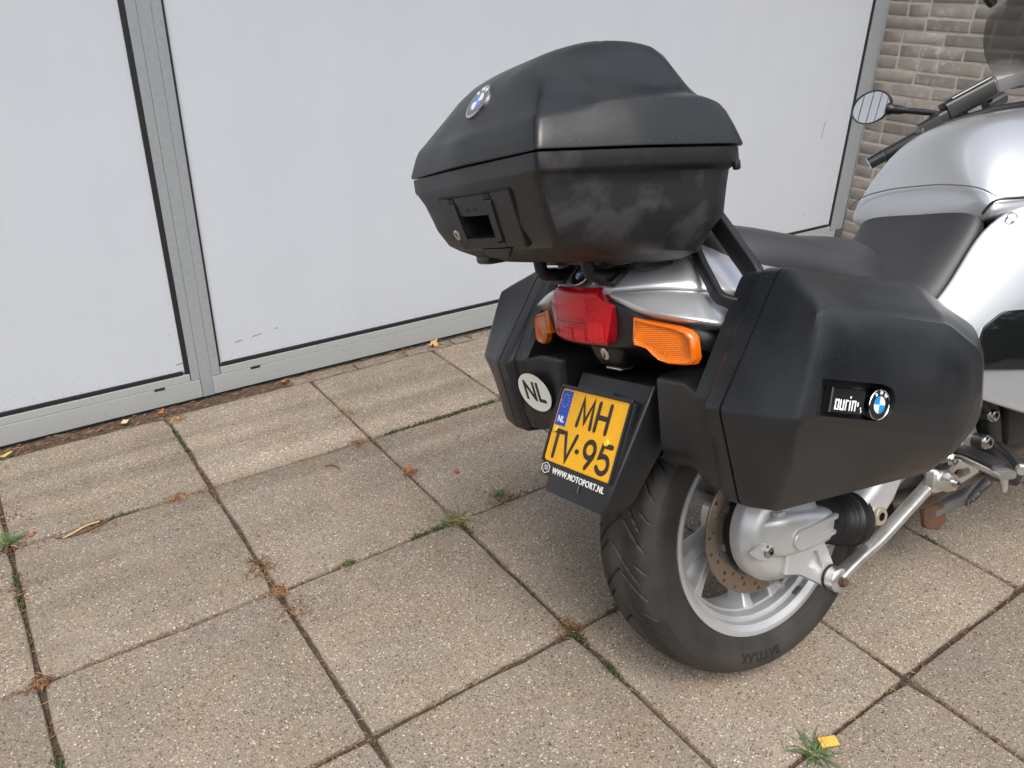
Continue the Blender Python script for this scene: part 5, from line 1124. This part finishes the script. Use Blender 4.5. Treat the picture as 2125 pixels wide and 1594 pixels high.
# moss cushions
MS = [(1.05, -.49, 1.47, -.49, 900), (.52, -.92, .48, -.86, 260), (.0, -.60, .0, -.74, 320), (.86, -1.008, .98, -1.008, 360), (1.0, -1.02, 1.02, -1.10, 240), (1.0, -1.47, 1.0, -1.54, 260), (1.10, -1.507, 1.16, -1.507, 150), (.50, -.10, .50, -.26, 300), (.18, -.492, .30, -.492, 260), (.67, -1.01, .70, -1.01, 120), (1.12, -1.0, 1.24, -1.0, 200), (.0, -1.22, .0, -1.26, 150), (1.5, -.25, 1.5, -.30, 60), (.62, -1.31, .66, -1.35, 0), (1.0, -1.62, 1.0, -1.66, 130), (2.0, -1.75, 2.0, -1.80, 80)]
V = []; Fc = []
for x0, y0, x1, y1, n in MS:
    for i in range(n):
        t = random.random(); c = Vector((x0 + (x1 - x0) * t + random.gauss(0, .006), y0 + (y1 - y0) * t + random.gauss(0, .006), -.007 + random.uniform(0, .006))); r_ = random.uniform(.002, .006); a = random.uniform(0, 6.28); k = len(V)
        V += [c + Vector((math.cos(a) * r_ * .5, math.sin(a) * r_ * .5, 0)), c - Vector((math.cos(a) * r_ * .5, math.sin(a) * r_ * .5, 0)), c + Vector((math.sin(a) * r_ * .8, -math.cos(a) * r_ * .8, r_ * 1.6))]; Fc.append((k, k + 1, k + 2))
tag(raw('joint_moss', V, Fc, 'moss_green', None, False), 'low green moss growing in the paving joints', 'moss', None, 'stuff')
def tuft(x, y, n, hgt, spread, m, label, dry=0., lean=None):
    mbx = MB()
    for i in range(n):
        a = random.uniform(0, 2 * math.pi) if lean is None else random.gauss(lean, .9); L_ = hgt * random.uniform(.5, 1.15); w = random.uniform(.0011, .0022); out = spread * random.uniform(.3, 1.1)
        o_ = Vector((random.gauss(0, .007), random.gauss(0, .007), -.010)); dirr = Vector((math.cos(a), math.sin(a), 0)); sd_ = Vector((-math.sin(a), math.cos(a), 0)); rows = []
        for j in range(5):
            t = j / 4; p_ = o_ + dirr * out * t ** 1.4 + Vector((0, 0, L_ * (t - .45 * t * t * (1 + out / max(hgt, .01) * .4)))); ww = w * (1 - t ** 2) + .0002; rows.append([p_ - sd_ * ww, p_ + sd_ * ww])
        mbx.add(*grid(rows), 'grass_dry' if random.random() < dry else m)
    o = mbx.build('grass_tuft', None, 180); o.location = (x, y, 0); tag(o, label, 'grass'); return o
tuft(.003, -.469, 60, .065, .055, 'grass_green', 'green grass tuft at the slab corner by a rust coloured leaf', .12)
tuft(1.184, -2.012, 75, .040, .065, 'grass_green', 'largest bright green grass tuft beside the yellow wrapper scrap', .06)
tuft(.995, -1.004, 34, .045, .090, 'grass_green', 'sprawling green grass at a slab crossing with long runners', .3)
tuft(1.165, -.975, 34, .055, .035, 'grass_green', 'small leafy green sprout in the joint behind the rear tyre', .05)
tuft(.681, -1.009, 36, .030, .022, 'grass_green', 'short olive grass sprig alone in a joint between two crossings', .35)
tuft(1.150, -1.506, 30, .028, .018, 'grass_green', 'tiny green sprout in the joint next to the tyre', .1)
tuft(.410, -.492, 70, .026, .040, 'grass_dry', 'straw coloured dry grass tuft sprawling over a joint', .9)
tuft(.532, -.040, 60, .034, .032, 'grass_dry', 'dry grass tuft at the wall end of a joint', .7)
tuft(.505, -1.012, 34, .022, .028, 'grass_dry', 'flat dry grass at the crossing beyond the mossy joint', .95)
tuft(.195, -.492, 44, .026, .030, 'grass_green', 'mixed green and dry grass beside the strip of bark', .5)
tuft(1.486, -.262, 16, .022, .018, 'grass_green', 'tiny green weed in the joint beyond the left pannier', .0)
tuft(1.015, -2.02, 26, .055, .05, 'grass_green', 'green blades reaching up beside the yellow wrapper slab', .2)
tuft(-.004, -1.245, 26, .020, .02, 'grass_green', 'stubby grass in the joint nearest the lower slab', .3)
def leaf(name, x, y, sz, m, label, cat, rot=0., curl=.3, lobes=5, asp=.7, z=.002):
    n = 15; rows = []; mbx = MB(); ring = []
    for i in range(n):
        t = 2 * math.pi * i / n; r_ = sz * (.75 + .28 * math.cos(lobes * t)) * random.uniform(.9, 1.1); ring.append(Vector((r_ * math.cos(t), r_ * math.sin(t) * asp, 0)))
    rings = []
    for k in (1., .6, .25):
        rings.append([Vector((p.x * k, p.y * k, curl * sz * ((p.x * k / sz) ** 2 * .9 + .35 * math.sin(3 * p.x / sz + 2 * p.y / sz) * k) + .001)) for p in ring])
    V, Fc = loft(rings, False, True); mbx.add(V, Fc, m); mbx.add([v - Vector((0, 0, .0008)) for v in V], Fc, m)
    zmin = min(v[2] for v in mbx.V); mbx.V = [(v[0], v[1], v[2] - zmin) for v in mbx.V]
    o = mbx.build(name, None, 60); o.location = (x, y, z); o.rotation_euler = (0, 0, rot); tag(o, label, cat); return o
leaf('dead_leaf', 1.535, .035, .030, 'leaf_tan', 'crumpled tan leaf against the foot of the panels', 'leaf', .4, .6, 5, .7, -.002)
leaf('dead_leaf', 1.012, -.725, .021, 'leaf_rust', 'curled orange brown leaf lying across a joint', 'leaf', 1.1, .5)
leaf('dead_leaf', .045, .012, .020, 'leaf_yellow', 'small yellow green leaf at the facade foot', 'leaf', .2, .3, 2, .6, .001)
leaf('dead_leaf', .50, .045, .016, 'leaf_rust', 'rust red leaf scrap in the gutter by the centre post', 'leaf', .9, .5, 3, .7, -.004)
leaf('dead_leaf', .92, .042, .018, 'leaf_rust', 'red brown leaf scrap on the edging strip', 'leaf', .1, .4, 3, .5, .0)
leaf('dead_leaf', .055, -.462, .012, 'leaf_rust', 'small dark red leaf beside the green tuft', 'leaf', .5, .5, 3, .8)
leaf('dead_leaf', 1.235, -.640, .013, 'leaf_rust', 'thin red leaf scrap lying on a bare slab', 'leaf', .6, .2, 2, .35)
mb = MB(); mb.add(*lathe([(0, .0065), (.003, .0085), (.005, .0075), (.005, .0045), (.002, .0035), (.001, .0)], (0, 0, 0), (0, 0, 1), 16), 'leaf_rust'); o = mb.build('acorn_cap'); o.location = (1.126, -.806, .001); tag(o, 'round brown acorn cap lying open on a slab', 'acorn cap')
mb = MB(); mb.add(*tube(catmull([(-.018, .014, .0025), (.0, .008, .003), (.010, -.006, .0028), (.012, -.026, .0025)], 5), .0018, 8), 'twig_brown'); o = mb.build('twig'); o.location = (.832, -.581, .001); tag(o, 'thin curved brown twig on a slab', 'twig')
mb = MB(); mb.add(*bar(catmull([(-.045, -.012, .004), (-.02, -.005, .006), (.012, .006, .008), (.045, .012, .005)], 5), .008, .002, Vector((0, .25, 1)), .0008), 'bark_tan'); mb.add(*tube(catmull([(-.06, -.002, .003), (0, -.014, .004), (.06, .004, .004), (.08, .02, .003)], 5), .0022, 7), 'twig_brown'); o = mb.build('bark_strip'); o.location = (.165, -.510, .001); tag(o, 'pale strip of bark lying beside a joint', 'bark')
mb = MB(); mb.add(*bar([(-.012, 0, .002), (.012, .002, .004)], .018, .0012, Vector((0, 0, 1)), .0004), 'paper_cream'); o = mb.build('paper_scrap'); o.location = (.385, .035, .0); o.rotation_euler = (0, .1, 1.0); tag(o, 'small cream paper scrap in the gutter at the panels', 'paper')
mb = MB(); mb.add(*rbox((0, 0, .003), (.036, .021, .006), .0015), 'wrapper_yellow'); mb.add(*rbox((.005, 0, .0066), (.020, .017, .0014), .0006), 'wrapper_yellow'); mb.add(*box((-.0115, 0, .0062), (.0008, .0205, .0008)), 'twig_brown'); o = mb.build('wrapper_scrap'); o.location = (1.222, -2.014, .002); o.rotation_euler = (.05, -.06, -.45); tag(o, 'small orange yellow wrapper scrap in the joint by the bright tuft', 'wrapper')
